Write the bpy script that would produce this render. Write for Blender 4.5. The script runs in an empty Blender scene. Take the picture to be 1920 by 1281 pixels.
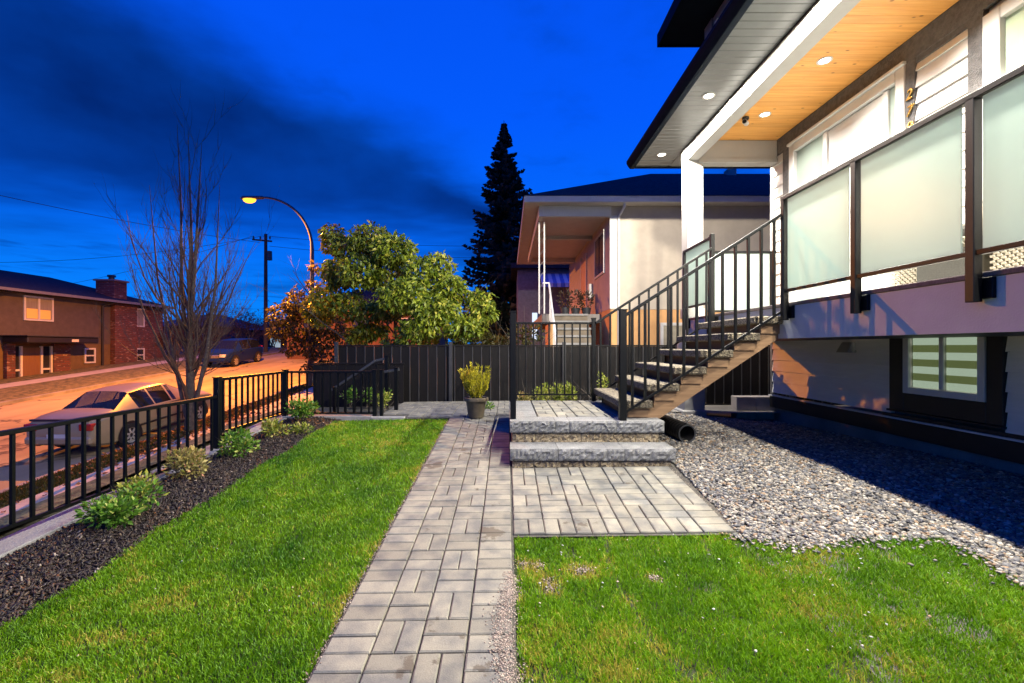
import bpy, bmesh, math, random
import numpy as np
from mathutils import Vector, Matrix, noise as mnoise

C = bpy.context.scene.collection
scn = bpy.context.scene
random.seed(7); rng = np.random.default_rng(7)
R = math.radians

# ------------------------------------------------------------------ camera, sky, exposure
H = 1.6                     # eye height above the yard below the camera
FPX, CX, CY = 853.0, 952.0, 650.0
cam = bpy.data.cameras.new('camera'); camo = bpy.data.objects.new('camera', cam); C.objects.link(camo)
cam.sensor_width = 36.0; cam.lens = FPX / 1920 * 36
cam.shift_x = (960 - CX) / 1920; cam.shift_y = (CY - 640.5) / 1920
cam.clip_end = 4000; cam.clip_start = 0.05
camo.location = (0, 0, H); camo.rotation_euler = (R(90), 0, 0)
scn.camera = camo

SKY_STRENGTH = 1.0
w = bpy.data.worlds.new('World'); scn.world = w; w.use_nodes = True
def build_world(nt):
    nt.nodes.clear()
    N = lambda t: nt.nodes.new(t)
    L = nt.links.new
    out = N('ShaderNodeOutputWorld'); bg = N('ShaderNodeBackground'); L(bg.outputs[0], out.inputs[0])
    tc = N('ShaderNodeTexCoord'); sp = N('ShaderNodeSeparateXYZ'); L(tc.outputs['Generated'], sp.inputs[0])
    def math_(op, a, b=None, clamp=False):
        n = N('ShaderNodeMath'); n.operation = op; n.use_clamp = clamp
        for i, v in enumerate((a, b)):
            if v is None: continue
            if isinstance(v, (int, float)): n.inputs[i].default_value = v
            else: L(v, n.inputs[i])
        return n.outputs[0]
    zz = math_('MAXIMUM', sp.outputs[2], 0.03)
    px = math_('DIVIDE', sp.outputs[0], zz); py = math_('DIVIDE', sp.outputs[1], zz)
    cb = N('ShaderNodeCombineXYZ'); L(px, cb.inputs[0]); L(py, cb.inputs[1])
    def noise(vec, scale, det=5, rough=.5, off=(0,0,0), sc=(1,1,1)):
        mp = N('ShaderNodeMapping'); mp.inputs['Location'].default_value = off; mp.inputs['Scale'].default_value = sc
        L(vec, mp.inputs[0])
        n = N('ShaderNodeTexNoise'); n.inputs['Scale'].default_value = scale; n.inputs['Detail'].default_value = det
        n.inputs['Roughness'].default_value = rough; L(mp.outputs[0], n.inputs[0]); return n.outputs[0]
    n1 = noise(cb.outputs[0], .75, 6, .55, (3.1, 1.7, 0))
    n2 = noise(cb.outputs[0], 2.6, 5, .6, (0.4, 5.2, 0), (1, .8, 1))
    # a cloud bank in the cloud plane: its near edge runs across the street
    # edge line through (-.855,1.316) and (.16,2.67): normal (-.8,.6)
    e = math_('ADD', math_('MULTIPLY', px, -.80), math_('MULTIPLY', py, .60))
    e = math_('ADD', e, -1.47)
    e = math_('ADD', e, math_('MULTIPLY', math_('ADD', n1, -.5), 1.5))
    e = math_('ADD', e, math_('MULTIPLY', math_('ADD', n2, -.5), .12))
    mr = N('ShaderNodeMapRange'); mr.interpolation_type = 'SMOOTHSTEP'
    mr.inputs[1].default_value = -.1; mr.inputs[2].default_value = .6; L(e, mr.inputs[0])
    bank = mr.outputs[0]
    # the bank thins out towards the horizon
    el = math_('ADD', sp.outputs[2], math_('MULTIPLY', math_('ADD', noise(cb.outputs[0], .5, 5, .6, (1, 8, 0), (.5, .7, 1)), -.5), .46))
    mr2 = N('ShaderNodeMapRange'); mr2.interpolation_type = 'SMOOTHSTEP'
    mr2.inputs[1].default_value = .10; mr2.inputs[2].default_value = .30; L(el, mr2.inputs[0])
    bank = math_('MULTIPLY', bank, mr2.outputs[0])
    # second soft cloud, high up
    mr3 = N('ShaderNodeMapRange'); mr3.interpolation_type = 'SMOOTHSTEP'
    mr3.inputs[1].default_value = .50; mr3.inputs[2].default_value = .72
    L(noise(cb.outputs[0], 1.1, 6, .55, (7.3, 2.2, 0)), mr3.inputs[0])
    bank2 = math_('MULTIPLY', mr3.outputs[0], .6)
    bank = math_('MAXIMUM', bank, bank2)
    # clear sky: deeper overhead, paler at the horizon
    rp = N('ShaderNodeValToRGB'); L(sp.outputs[2], rp.inputs[0])
    cr = rp.color_ramp
    cr.elements[0].position = 0.0; cr.elements[0].color = (.003, .27, 1.0, 1)
    cr.elements[1].position = .75; cr.elements[1].color = (.0012, .075, .85, 1)
    k = cr.elements.new(.22); k.color = (.0012, .15, .98, 1)
    k = cr.elements.new(.45); k.color = (.001, .105, .98, 1)
    mx = N('ShaderNodeMix'); mx.data_type = 'RGBA'
    L(bank, mx.inputs[0]); L(rp.outputs[0], mx.inputs[6])
    rc = N('ShaderNodeValToRGB'); L(noise(tc.outputs['Generated'], 2.6, 5, .55, (2, 9, 0), (1, 1, 1.7)), rc.inputs[0])
    rc.color_ramp.elements[0].position = .3; rc.color_ramp.elements[0].color = (.0005, .018, .155, 1)
    rc.color_ramp.elements[1].position = .75; rc.color_ramp.elements[1].color = (.001, .062, .46, 1)
    L(rc.outputs[0], mx.inputs[7])
    L(mx.outputs[2], bg.inputs[0]); bg.inputs[1].default_value = SKY_STRENGTH
build_world(w.node_tree)

vs = scn.view_settings; vs.view_transform = 'Standard'; vs.look = 'None'; vs.exposure = 0; vs.gamma = 1; vs.use_curve_mapping = False
scn.cycles.use_denoising = True
scn.cycles.max_bounces = 6; scn.cycles.diffuse_bounces = 4; scn.cycles.glossy_bounces = 3
scn.cycles.transmission_bounces = 4; scn.cycles.transparent_max_bounces = 8
scn.cycles.sample_clamp_indirect = 4.0
scn.cycles.caustics_reflective = False; scn.cycles.caustics_refractive = False

SOFFIT_W, CEIL_W, STREET_W = 960.0, 375.0, 26000.0
WARM = (1.0, .92, .78); SODIUM = (1.0, .31, .015)

# ------------------------------------------------------------------ ground shape
S = .0785
def smooth(t): t = min(1, max(0, t)); return t*t*(3-2*t)
def lerp(a, b, t): return a + (b-a)*t
def yard(x, y):
    yy = y if y < 7 else 7 + (0 if y < 8.9 else .35*(min(y, 24)-8.9))
    if y < -8: yy = -8
    z = S*yy + .012*max(-3.7, min(1.7, x))
    if x > 1.66 and y < 10:
        hz = .43 if y < 4.5 else lerp(.43, .31, min(1, (y-4.5)/3.3))
        if y < 1.5: hz = lerp(.16, .43, smooth((y+1)/2.5)) 
        t = min(1, (x-1.66)/2.6)
        z = lerp(z, hz, t)
    return z
def street(x, y):
    y2 = min(y, 43) if y > -30 else -30
    return -1.9 + S*y2
def far_mix(y): return smooth((y-30)/40)
def terrain(x, y):
    if x >= -3.75: a = yard(x, y)
    elif x <= -7.0: a = street(x, y)
    else:
        t = smooth((-3.75-x)/3.25); a = lerp(yard(x, y), street(x, y), t)
    if y > 30: a = lerp(a, 1.35, far_mix(y))
    return a

# ------------------------------------------------------------------ materials
MATS = {}
def new_mat(name):
    m = bpy.data.materials.new(name); m.use_nodes = True
    nt = m.node_tree; b = nt.nodes['Principled BSDF']; return m, nt, b
def setp(b, **k):
    for n, v in k.items():
        if n in b.inputs: b.inputs[n].default_value = v
def mat(name, col, rough=.6, var=.2, scale=6.0, bump=0.0, bscale=80.0, metal=0.0, spec=.5, objrand=0.0, col2=None, detail=5, stretch=(1,1,1)):
    if name in MATS: return MATS[name]
    m, nt, b = new_mat(name); L = nt.links.new; N = lambda t: nt.nodes.new(t)
    tc = N('ShaderNodeTexCoord'); mp = N('ShaderNodeMapping'); L(tc.outputs['Object'], mp.inputs[0])
    mp.inputs['Scale'].default_value = stretch
    oi = N('ShaderNodeObjectInfo')
    if objrand:
        ad = N('ShaderNodeVectorMath'); ad.operation = 'ADD'; sc = N('ShaderNodeVectorMath'); sc.operation = 'SCALE'
        cv = N('ShaderNodeCombineXYZ'); L(oi.outputs['Random'], cv.inputs[0]); L(oi.outputs['Random'], cv.inputs[1])
        L(cv.outputs[0], sc.inputs[0]); sc.inputs['Scale'].default_value = 37.0
        L(mp.outputs[0], ad.inputs[0]); L(sc.outputs[0], ad.inputs[1]); vec = ad.outputs[0]
    else: vec = mp.outputs[0]
    n = N('ShaderNodeTexNoise'); n.inputs['Scale'].default_value = scale; n.inputs['Detail'].default_value = detail
    n.inputs['Roughness'].default_value = .6; L(vec, n.inputs[0])
    rp = N('ShaderNodeValToRGB'); L(n.outputs[0], rp.inputs[0])
    c1 = [max(0, c*(1-var)) for c in col]; c2 = [min(1, c*(1+var)) for c in (col2 or col)]
    rp.color_ramp.elements[0].position = .32; rp.color_ramp.elements[0].color = (*c1, 1)
    rp.color_ramp.elements[1].position = .68; rp.color_ramp.elements[1].color = (*c2, 1)
    csock = rp.outputs[0]
    if objrand:
        hsv = N('ShaderNodeHueSaturation'); mr = N('ShaderNodeMapRange'); L(oi.outputs['Random'], mr.inputs[0])
        mr.inputs[3].default_value = 1-objrand; mr.inputs[4].default_value = 1+objrand
        L(mr.outputs[0], hsv.inputs['Value']); L(csock, hsv.inputs['Color']); csock = hsv.outputs[0]
    L(csock, b.inputs['Base Color'])
    setp(b, Roughness=rough, Metallic=metal); b.inputs['Specular IOR Level'].default_value = spec
    if bump:
        n2 = N('ShaderNodeTexNoise'); n2.inputs['Scale'].default_value = bscale; n2.inputs['Detail'].default_value = 4; L(vec, n2.inputs[0])
        bp = N('ShaderNodeBump'); bp.inputs['Strength'].default_value = min(1, bump); bp.inputs['Distance'].default_value = .02 if bump <= 1 else .02*bump
        L(n2.outputs[0], bp.inputs['Height']); L(bp.outputs[0], b.inputs['Normal'])
    MATS[name] = m; return m
def emit(name, col, strength):
    if name in MATS: return MATS[name]
    m, nt, b = new_mat(name); setp(b, **{'Base Color': (*col, 1), 'Emission Color': (*col, 1), 'Emission Strength': strength, 'Roughness': .5})
    MATS[name] = m; return m
def leaf_mat(name, ca, cb, cc=None, trans=.35, rough=.45):
    """colour spread by the per-leaf attribute 'rnd'"""
    if name in MATS: return MATS[name]
    m, nt, b = new_mat(name); L = nt.links.new; N = lambda t: nt.nodes.new(t)
    at = N('ShaderNodeAttribute'); at.attribute_name = 'rnd'
    rp = N('ShaderNodeValToRGB'); L(at.outputs['Fac'], rp.inputs[0])
    rp.color_ramp.elements[0].color = (*ca, 1); rp.color_ramp.elements[1].color = (*cb, 1)
    if cc: e = rp.color_ramp.elements.new(.86); e.color = (*cb, 1); rp.color_ramp.elements[2].color = (*cc, 1)
    L(rp.outputs[0], b.inputs['Base Color']); setp(b, Roughness=rough); b.inputs['Specular IOR Level'].default_value = .35
    tr = N('ShaderNodeBsdfTranslucent'); L(rp.outputs[0], tr.inputs[0])
    ms = N('ShaderNodeMixShader'); ms.inputs[0].default_value = trans
    L(b.outputs[0], ms.inputs[1]); L(tr.outputs[0], ms.inputs[2]); L(ms.outputs[0], nt.nodes['Material Output'].inputs[0])
    MATS[name] = m; return m
def speckle(name, base, dark, light, scale, rough=.8, bump=.6, objrand=.08):
    if name in MATS: return MATS[name]
    m, nt, b = new_mat(name); L = nt.links.new; N = lambda t: nt.nodes.new(t)
    tc = N('ShaderNodeTexCoord')
    v = N('ShaderNodeTexVoronoi'); v.inputs['Scale'].default_value = scale; L(tc.outputs['Object'], v.inputs[0])
    sp = N('ShaderNodeSeparateXYZ'); L(v.outputs['Color'], sp.inputs[0])
    rp = N('ShaderNodeValToRGB'); L(sp.outputs[0], rp.inputs[0])
    rp.color_ramp.elements[0].color = (*dark, 1); rp.color_ramp.elements[1].color = (*light, 1)
    e = rp.color_ramp.elements.new(.5); e.color = (*base, 1)
    n = N('ShaderNodeTexNoise'); n.inputs['Scale'].default_value = 9; n.inputs['Detail'].default_value = 5; L(tc.outputs['Object'], n.inputs[0])
    mr = N('ShaderNodeMapRange'); L(n.outputs[0], mr.inputs[0]); mr.inputs[3].default_value = .6; mr.inputs[4].default_value = 1.35
    oi = N('ShaderNodeObjectInfo'); mo = N('ShaderNodeMapRange'); L(oi.outputs['Random'], mo.inputs[0]); mo.inputs[3].default_value = 1-objrand; mo.inputs[4].default_value = 1+objrand
    mu = N('ShaderNodeMath'); mu.operation = 'MULTIPLY'; L(mr.outputs[0], mu.inputs[0]); L(mo.outputs[0], mu.inputs[1])
    hs = N('ShaderNodeHueSaturation'); L(rp.outputs[0], hs.inputs['Color']); L(mu.outputs[0], hs.inputs['Value'])
    L(hs.outputs[0], b.inputs['Base Color']); setp(b, Roughness=rough)
    bp = N('ShaderNodeBump'); bp.inputs['Strength'].default_value = bump; bp.inputs['Distance'].default_value = .012
    L(v.outputs['Distance'], bp.inputs['Height']); L(bp.outputs[0], b.inputs['Normal'])
    MATS[name] = m; return m
def paver_mat():
    m, nt, b = new_mat('paver_concrete'); L = nt.links.new; N = lambda t: nt.nodes.new(t)
    tc = N('ShaderNodeTexCoord'); oi = N('ShaderNodeObjectInfo')
    ge = N('ShaderNodeNewGeometry')
    n = N('ShaderNodeTexNoise'); n.inputs['Scale'].default_value = 7; n.inputs['Detail'].default_value = 3; L(ge.outputs['Position'], n.inputs[0])
    rp = N('ShaderNodeValToRGB'); L(n.outputs[0], rp.inputs[0])
    rp.color_ramp.elements[0].position = .35; rp.color_ramp.elements[0].color = (.108, .108, .100, 1)
    rp.color_ramp.elements[1].position = .62; rp.color_ramp.elements[1].color = (.200, .188, .148, 1)
    f = N('ShaderNodeTexNoise'); f.inputs['Scale'].default_value = 160; f.inputs['Detail'].default_value = 4; L(ge.outputs['Position'], f.inputs[0])
    mr = N('ShaderNodeMapRange'); L(f.outputs[0], mr.inputs[0]); mr.inputs[1].default_value = .25; mr.inputs[2].default_value = .75; mr.inputs[3].default_value = .82; mr.inputs[4].default_value = 1.15
    mo = N('ShaderNodeMapRange'); L(oi.outputs['Random'], mo.inputs[0]); mo.inputs[3].default_value = .80; mo.inputs[4].default_value = 1.16
    mu = N('ShaderNodeMath'); mu.operation = 'MULTIPLY'; L(mr.outputs[0], mu.inputs[0]); L(mo.outputs[0], mu.inputs[1])
    hs = N('ShaderNodeHueSaturation'); L(rp.outputs[0], hs.inputs['Color']); L(mu.outputs[0], hs.inputs['Value'])
    # damp brown stains
    s = N('ShaderNodeTexNoise'); s.inputs['Scale'].default_value = 3.1; s.inputs['Detail'].default_value = 6; s.inputs['Roughness'].default_value = .62; L(ge.outputs['Position'], s.inputs[0])
    sr = N('ShaderNodeMapRange'); sr.interpolation_type = 'SMOOTHSTEP'; L(s.outputs[0], sr.inputs[0]); sr.inputs[1].default_value = .63; sr.inputs[2].default_value = .665; sr.inputs[4].default_value = .75
    mx = N('ShaderNodeMix'); mx.data_type = 'RGBA'; L(sr.outputs[0], mx.inputs[0]); L(hs.outputs[0], mx.inputs[6]); mx.inputs[7].default_value = (.060, .046, .030, 1)
    L(mx.outputs[2], b.inputs['Base Color']); setp(b, Roughness=.8)
    bp = N('ShaderNodeBump'); bp.inputs['Strength'].default_value = .35; bp.inputs['Distance'].default_value = .006; L(f.outputs[0], bp.inputs['Height']); L(bp.outputs[0], b.inputs['Normal'])
    MATS['paver'] = m; return m
def wood_mat(name, ca, cb, knots=True, axis='X', rough=.5):
    m, nt, b = new_mat(name); L = nt.links.new; N = lambda t: nt.nodes.new(t)
    tc = N('ShaderNodeTexCoord'); oi = N('ShaderNodeObjectInfo')
    cv = N('ShaderNodeCombineXYZ'); mm = N('ShaderNodeMath'); mm.operation = 'MULTIPLY'; mm.inputs[1].default_value = 50
    L(oi.outputs['Random'], mm.inputs[0]); L(mm.outputs[0], cv.inputs[0]); L(mm.outputs[0], cv.inputs[1])
    ad = N('ShaderNodeVectorMath'); ad.operation = 'ADD'; L(tc.outputs['Object'], ad.inputs[0]); L(cv.outputs[0], ad.inputs[1])
    mp = N('ShaderNodeMapping'); mp.inputs['Scale'].default_value = (1.2, 22, 22) if axis == 'X' else (22, 1.2, 22) if axis == 'Y' else (22, 22, 1.2); L(ad.outputs[0], mp.inputs[0])
    n = N('ShaderNodeTexNoise'); n.inputs['Scale'].default_value = 1.6; n.inputs['Detail'].default_value = 6; L(mp.outputs[0], n.inputs[0])
    rp = N('ShaderNodeValToRGB'); L(n.outputs[0], rp.inputs[0])
    rp.color_ramp.elements[0].position = .3; rp.color_ramp.elements[0].color = (*ca, 1)
    rp.color_ramp.elements[1].position = .7; rp.color_ramp.elements[1].color = (*cb, 1)
    cs = rp.outputs[0]
    if knots:
        mk = N('ShaderNodeMapping'); mk.inputs['Scale'].default_value = (4.6, 9, 1) if axis == 'X' else (9, 4.6, 1); L(ad.outputs[0], mk.inputs[0])
        v = N('ShaderNodeTexVoronoi'); v.inputs['Scale'].default_value = 1.0; L(mk.outputs[0], v.inputs[0])
        kr = N('ShaderNodeMapRange'); kr.interpolation_type = 'SMOOTHSTEP'; L(v.outputs['Distance'], kr.inputs[0]); kr.inputs[1].default_value = .05; kr.inputs[2].default_value = .15; kr.inputs[3].default_value = .85; kr.inputs[4].default_value = 0
        mx = N('ShaderNodeMix'); mx.data_type = 'RGBA'; L(kr.outputs[0], mx.inputs[0]); L(cs, mx.inputs[6]); mx.inputs[7].default_value = (.10, .035, .008, 1); cs = mx.outputs[2]
    mo = N('ShaderNodeMapRange'); L(oi.outputs['Random'], mo.inputs[0]); mo.inputs[3].default_value = .86; mo.inputs[4].default_value = 1.1
    hs = N('ShaderNodeHueSaturation'); L(cs, hs.inputs['Color']); L(mo.outputs[0], hs.inputs['Value'])
    L(hs.outputs[0], b.inputs['Base Color']); setp(b, Roughness=rough)
    MATS[name] = m; return m
def brick_mat(name):
    m, nt, b = new_mat(name); L = nt.links.new; N = lambda t: nt.nodes.new(t)
    tc = N('ShaderNodeTexCoord'); sp = N('ShaderNodeSeparateXYZ'); cb = N('ShaderNodeCombineXYZ'); L(tc.outputs['Object'], sp.inputs[0])
    am = N('ShaderNodeMath'); am.operation = 'ADD'; L(sp.outputs[0], am.inputs[0]); L(sp.outputs[1], am.inputs[1])
    L(am.outputs[0], cb.inputs[0]); L(sp.outputs[2], cb.inputs[1])
    t = N('ShaderNodeTexBrick'); L(cb.outputs[0], t.inputs[0]); t.inputs['Scale'].default_value = 1
    t.inputs['Brick Width'].default_value = .32; t.inputs['Row Height'].default_value = .12; t.inputs['Mortar Size'].default_value = .012
    t.inputs['Color1'].default_value = (.14, .040, .024, 1); t.inputs['Color2'].default_value = (.07, .022, .018, 1); t.inputs['Mortar'].default_value = (.09, .07, .06, 1)
    n = N('ShaderNodeTexNoise'); n.inputs['Scale'].default_value = 3.2; n.inputs['Detail'].default_value = 3; 
    mp = N('ShaderNodeMapping'); mp.inputs['Scale'].default_value = (1, 1, 3); L(tc.outputs['Object'], mp.inputs[0]); L(mp.outputs[0], n.inputs[0])
    mr = N('ShaderNodeMapRange'); mr.interpolation_type = 'SMOOTHSTEP'; L(n.outputs[0], mr.inputs[0]); mr.inputs[1].default_value = .60; mr.inputs[2].default_value = .66
    mx = N('ShaderNodeMix'); mx.data_type = 'RGBA'; L(mr.outputs[0], mx.inputs[0]); L(t.outputs[0], mx.inputs[6]); mx.inputs[7].default_value = (.26, .17, .135, 1)
    L(mx.outputs[2], b.inputs['Base Color']); setp(b, Roughness=.85)
    bp = N('ShaderNodeBump'); bp.inputs['Strength'].default_value = .8; bp.inputs['Distance'].default_value = .01; bp.invert = True
    L(t.outputs['Fac'], bp.inputs['Height']); L(bp.outputs[0], b.inputs['Normal'])
    MATS[name] = m; return m
def frosted():
    m, nt, b = new_mat('frosted_glass'); L = nt.links.new; N = lambda t: nt.nodes.new(t)
    setp(b, **{'Base Color': (.56, .66, .62, 1), 'Roughness': .28})
    tr = N('ShaderNodeBsdfTranslucent'); tr.inputs[0].default_value = (.56, .66, .61, 1)
    ms = N('ShaderNodeMixShader'); ms.inputs[0].default_value = .62
    L(b.outputs[0], ms.inputs[1]); L(tr.outputs[0], ms.inputs[2]); L(ms.outputs[0], nt.nodes['Material Output'].inputs[0])
    MATS['frosted'] = m; return m
def clear_glass(name, tint=(.75, .85, .8), mixf=.75):
    m, nt, b = new_mat(name); L = nt.links.new; N = lambda t: nt.nodes.new(t)
    setp(b, **{'Base Color': (.02, .025, .03, 1), 'Roughness': .04}); b.inputs['Specular IOR Level'].default_value = .9
    tr = N('ShaderNodeBsdfTransparent'); tr.inputs[0].default_value = (*tint, 1)
    ms = N('ShaderNodeMixShader'); ms.inputs[0].default_value = mixf
    L(b.outputs[0], ms.inputs[1]); L(tr.outputs[0], ms.inputs[2]); L(ms.outputs[0], nt.nodes['Material Output'].inputs[0])
    MATS[name] = m; return m
def asphalt_mat():
    m, nt, b = new_mat('asphalt'); L = nt.links.new; N = lambda t: nt.nodes.new(t)
    tc = N('ShaderNodeTexCoord'); mp = N('ShaderNodeMapping'); mp.inputs['Scale'].default_value = (1, .22, 1); L(tc.outputs['Object'], mp.inputs[0])
    n = N('ShaderNodeTexNoise'); n.inputs['Scale'].default_value = .9; n.inputs['Detail'].default_value = 6; L(mp.outputs[0], n.inputs[0])
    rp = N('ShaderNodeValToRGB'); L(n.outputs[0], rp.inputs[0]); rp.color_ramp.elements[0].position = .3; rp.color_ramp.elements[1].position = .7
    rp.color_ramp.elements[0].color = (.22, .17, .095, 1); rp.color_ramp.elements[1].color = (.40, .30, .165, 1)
    f = N('ShaderNodeTexNoise'); f.inputs['Scale'].default_value = 70; L(tc.outputs['Object'], f.inputs[0])
    wn = N('ShaderNodeTexNoise'); wn.inputs['Scale'].default_value = 1.4; wn.inputs['Detail'].default_value = 5; L(tc.outputs['Object'], wn.inputs[0])
    ws = N('ShaderNodeVectorMath'); ws.operation = 'SCALE'; ws.inputs['Scale'].default_value = 1.3; L(wn.outputs['Color'], ws.inputs[0])
    wa = N('ShaderNodeVectorMath'); wa.operation = 'ADD'; L(tc.outputs['Object'], wa.inputs[0]); L(ws.outputs[0], wa.inputs[1])
    vo = N('ShaderNodeTexVoronoi'); vo.feature = 'DISTANCE_TO_EDGE'; vo.inputs['Scale'].default_value = .22; L(wa.outputs[0], vo.inputs[0])
    cm_ = N('ShaderNodeMapRange'); L(vo.outputs['Distance'], cm_.inputs[0]); cm_.inputs[1].default_value = .004; cm_.inputs[2].default_value = .012; cm_.inputs[3].default_value = .75; cm_.inputs[4].default_value = 0
    pt = N('ShaderNodeTexVoronoi'); pt.inputs['Scale'].default_value = .16; pt.distance = 'CHEBYCHEV'; L(tc.outputs['Object'], pt.inputs[0])
    ps = N('ShaderNodeSeparateXYZ'); L(pt.outputs['Color'], ps.inputs[0])
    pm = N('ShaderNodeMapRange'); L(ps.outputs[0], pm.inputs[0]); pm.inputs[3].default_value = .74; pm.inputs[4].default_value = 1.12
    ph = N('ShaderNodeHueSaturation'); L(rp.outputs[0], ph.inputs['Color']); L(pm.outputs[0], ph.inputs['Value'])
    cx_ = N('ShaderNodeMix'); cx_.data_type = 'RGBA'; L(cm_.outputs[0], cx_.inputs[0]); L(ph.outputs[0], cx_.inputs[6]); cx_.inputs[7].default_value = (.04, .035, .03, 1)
    L(cx_.outputs[2], b.inputs['Base Color']); setp(b, Roughness=.8); b.inputs['Specular IOR Level'].default_value = .15
    bp = N('ShaderNodeBump'); bp.inputs['Strength'].default_value = .5; bp.inputs['Distance'].default_value = .01; L(f.outputs[0], bp.inputs['Height']); L(bp.outputs[0], b.inputs['Normal'])
    MATS['asphalt'] = m; return m

PAVER = paver_mat()
BLACK = mat('black_powder_coat', (.0030, .0034, .0038), .38, .15, 12, bump=.12, bscale=300, spec=.22)
WHITE = mat('white_paint', (.62, .61, .585), .5, .03, 4, bump=.05)
SIDING = mat('white_siding', (.74, .72, .68), .55, .05, 3, bump=.12, bscale=45, objrand=.03, stretch=(1, 1, 6))
CHAR = mat('charcoal_stucco', (.105, .100, .100), .9, .3, 18, bump=1, bscale=70)
BLKTRIM = mat('black_trim', (.010, .009, .010), .5, .2, 6)
NAVY = mat('navy_gutter_metal', (.004, .008, .016), .6, .15, 5, spec=.03)
SOFFIT = mat('grey_soffit_metal', (.075, .083, .090), .33, .1, 5, objrand=.05)
PINE = wood_mat('pine_ceiling', (.56, .245, .052), (.72, .36, .095))
STRINGER = wood_mat('stringer_wood', (.17, .098, .048), (.26, .16, .082), False, 'X', .6)
RISERW = wood_mat('riser_wood', (.075, .028, .014), (.12, .05, .024), False, 'Y', .6)
AGG = speckle('exposed_aggregate', (.115, .095, .064), (.025, .021, .017), (.27, .23, .155), 75)
CAPM = speckle('grey_split_stone', (.165, .17, .172), (.10, .103, .105), (.24, .24, .235), 190, bump=.5)
RISEM = speckle('buff_split_stone', (.27, .21, .125), (.15, .115, .07), (.38, .32, .21), 120, bump=.5)
CONC = mat('concrete', (.24, .235, .22), .85, .22, 3, bump=.4, bscale=60)
CONC2 = mat('old_concrete', (.20, .185, .165), .9, .3, 1.5, bump=.4, bscale=40)
FROST = frosted()
GLASSD = clear_glass('window_glass', (.72, .82, .76), .72)
CARGLASS = clear_glass('car_glass', (.50, .56, .60), .62)
BRICK = brick_mat('brick_veneer')
ASPH = asphalt_mat()
SHINGLE = mat('roof_shingle', (.030, .034, .040), .9, .45, 9, bump=1, bscale=25, stretch=(1, 1, 3), spec=.08)
BARK = mat('grey_bark', (.085, .070, .055), .9, .4, 14, bump=1, bscale=40)
GOLD = mat('brass', (.72, .50, .16), .25, .1, 5, metal=1.0)
DKMETAL = mat('dark_steel', (.03, .032, .036), .4, .2, 8)

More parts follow.
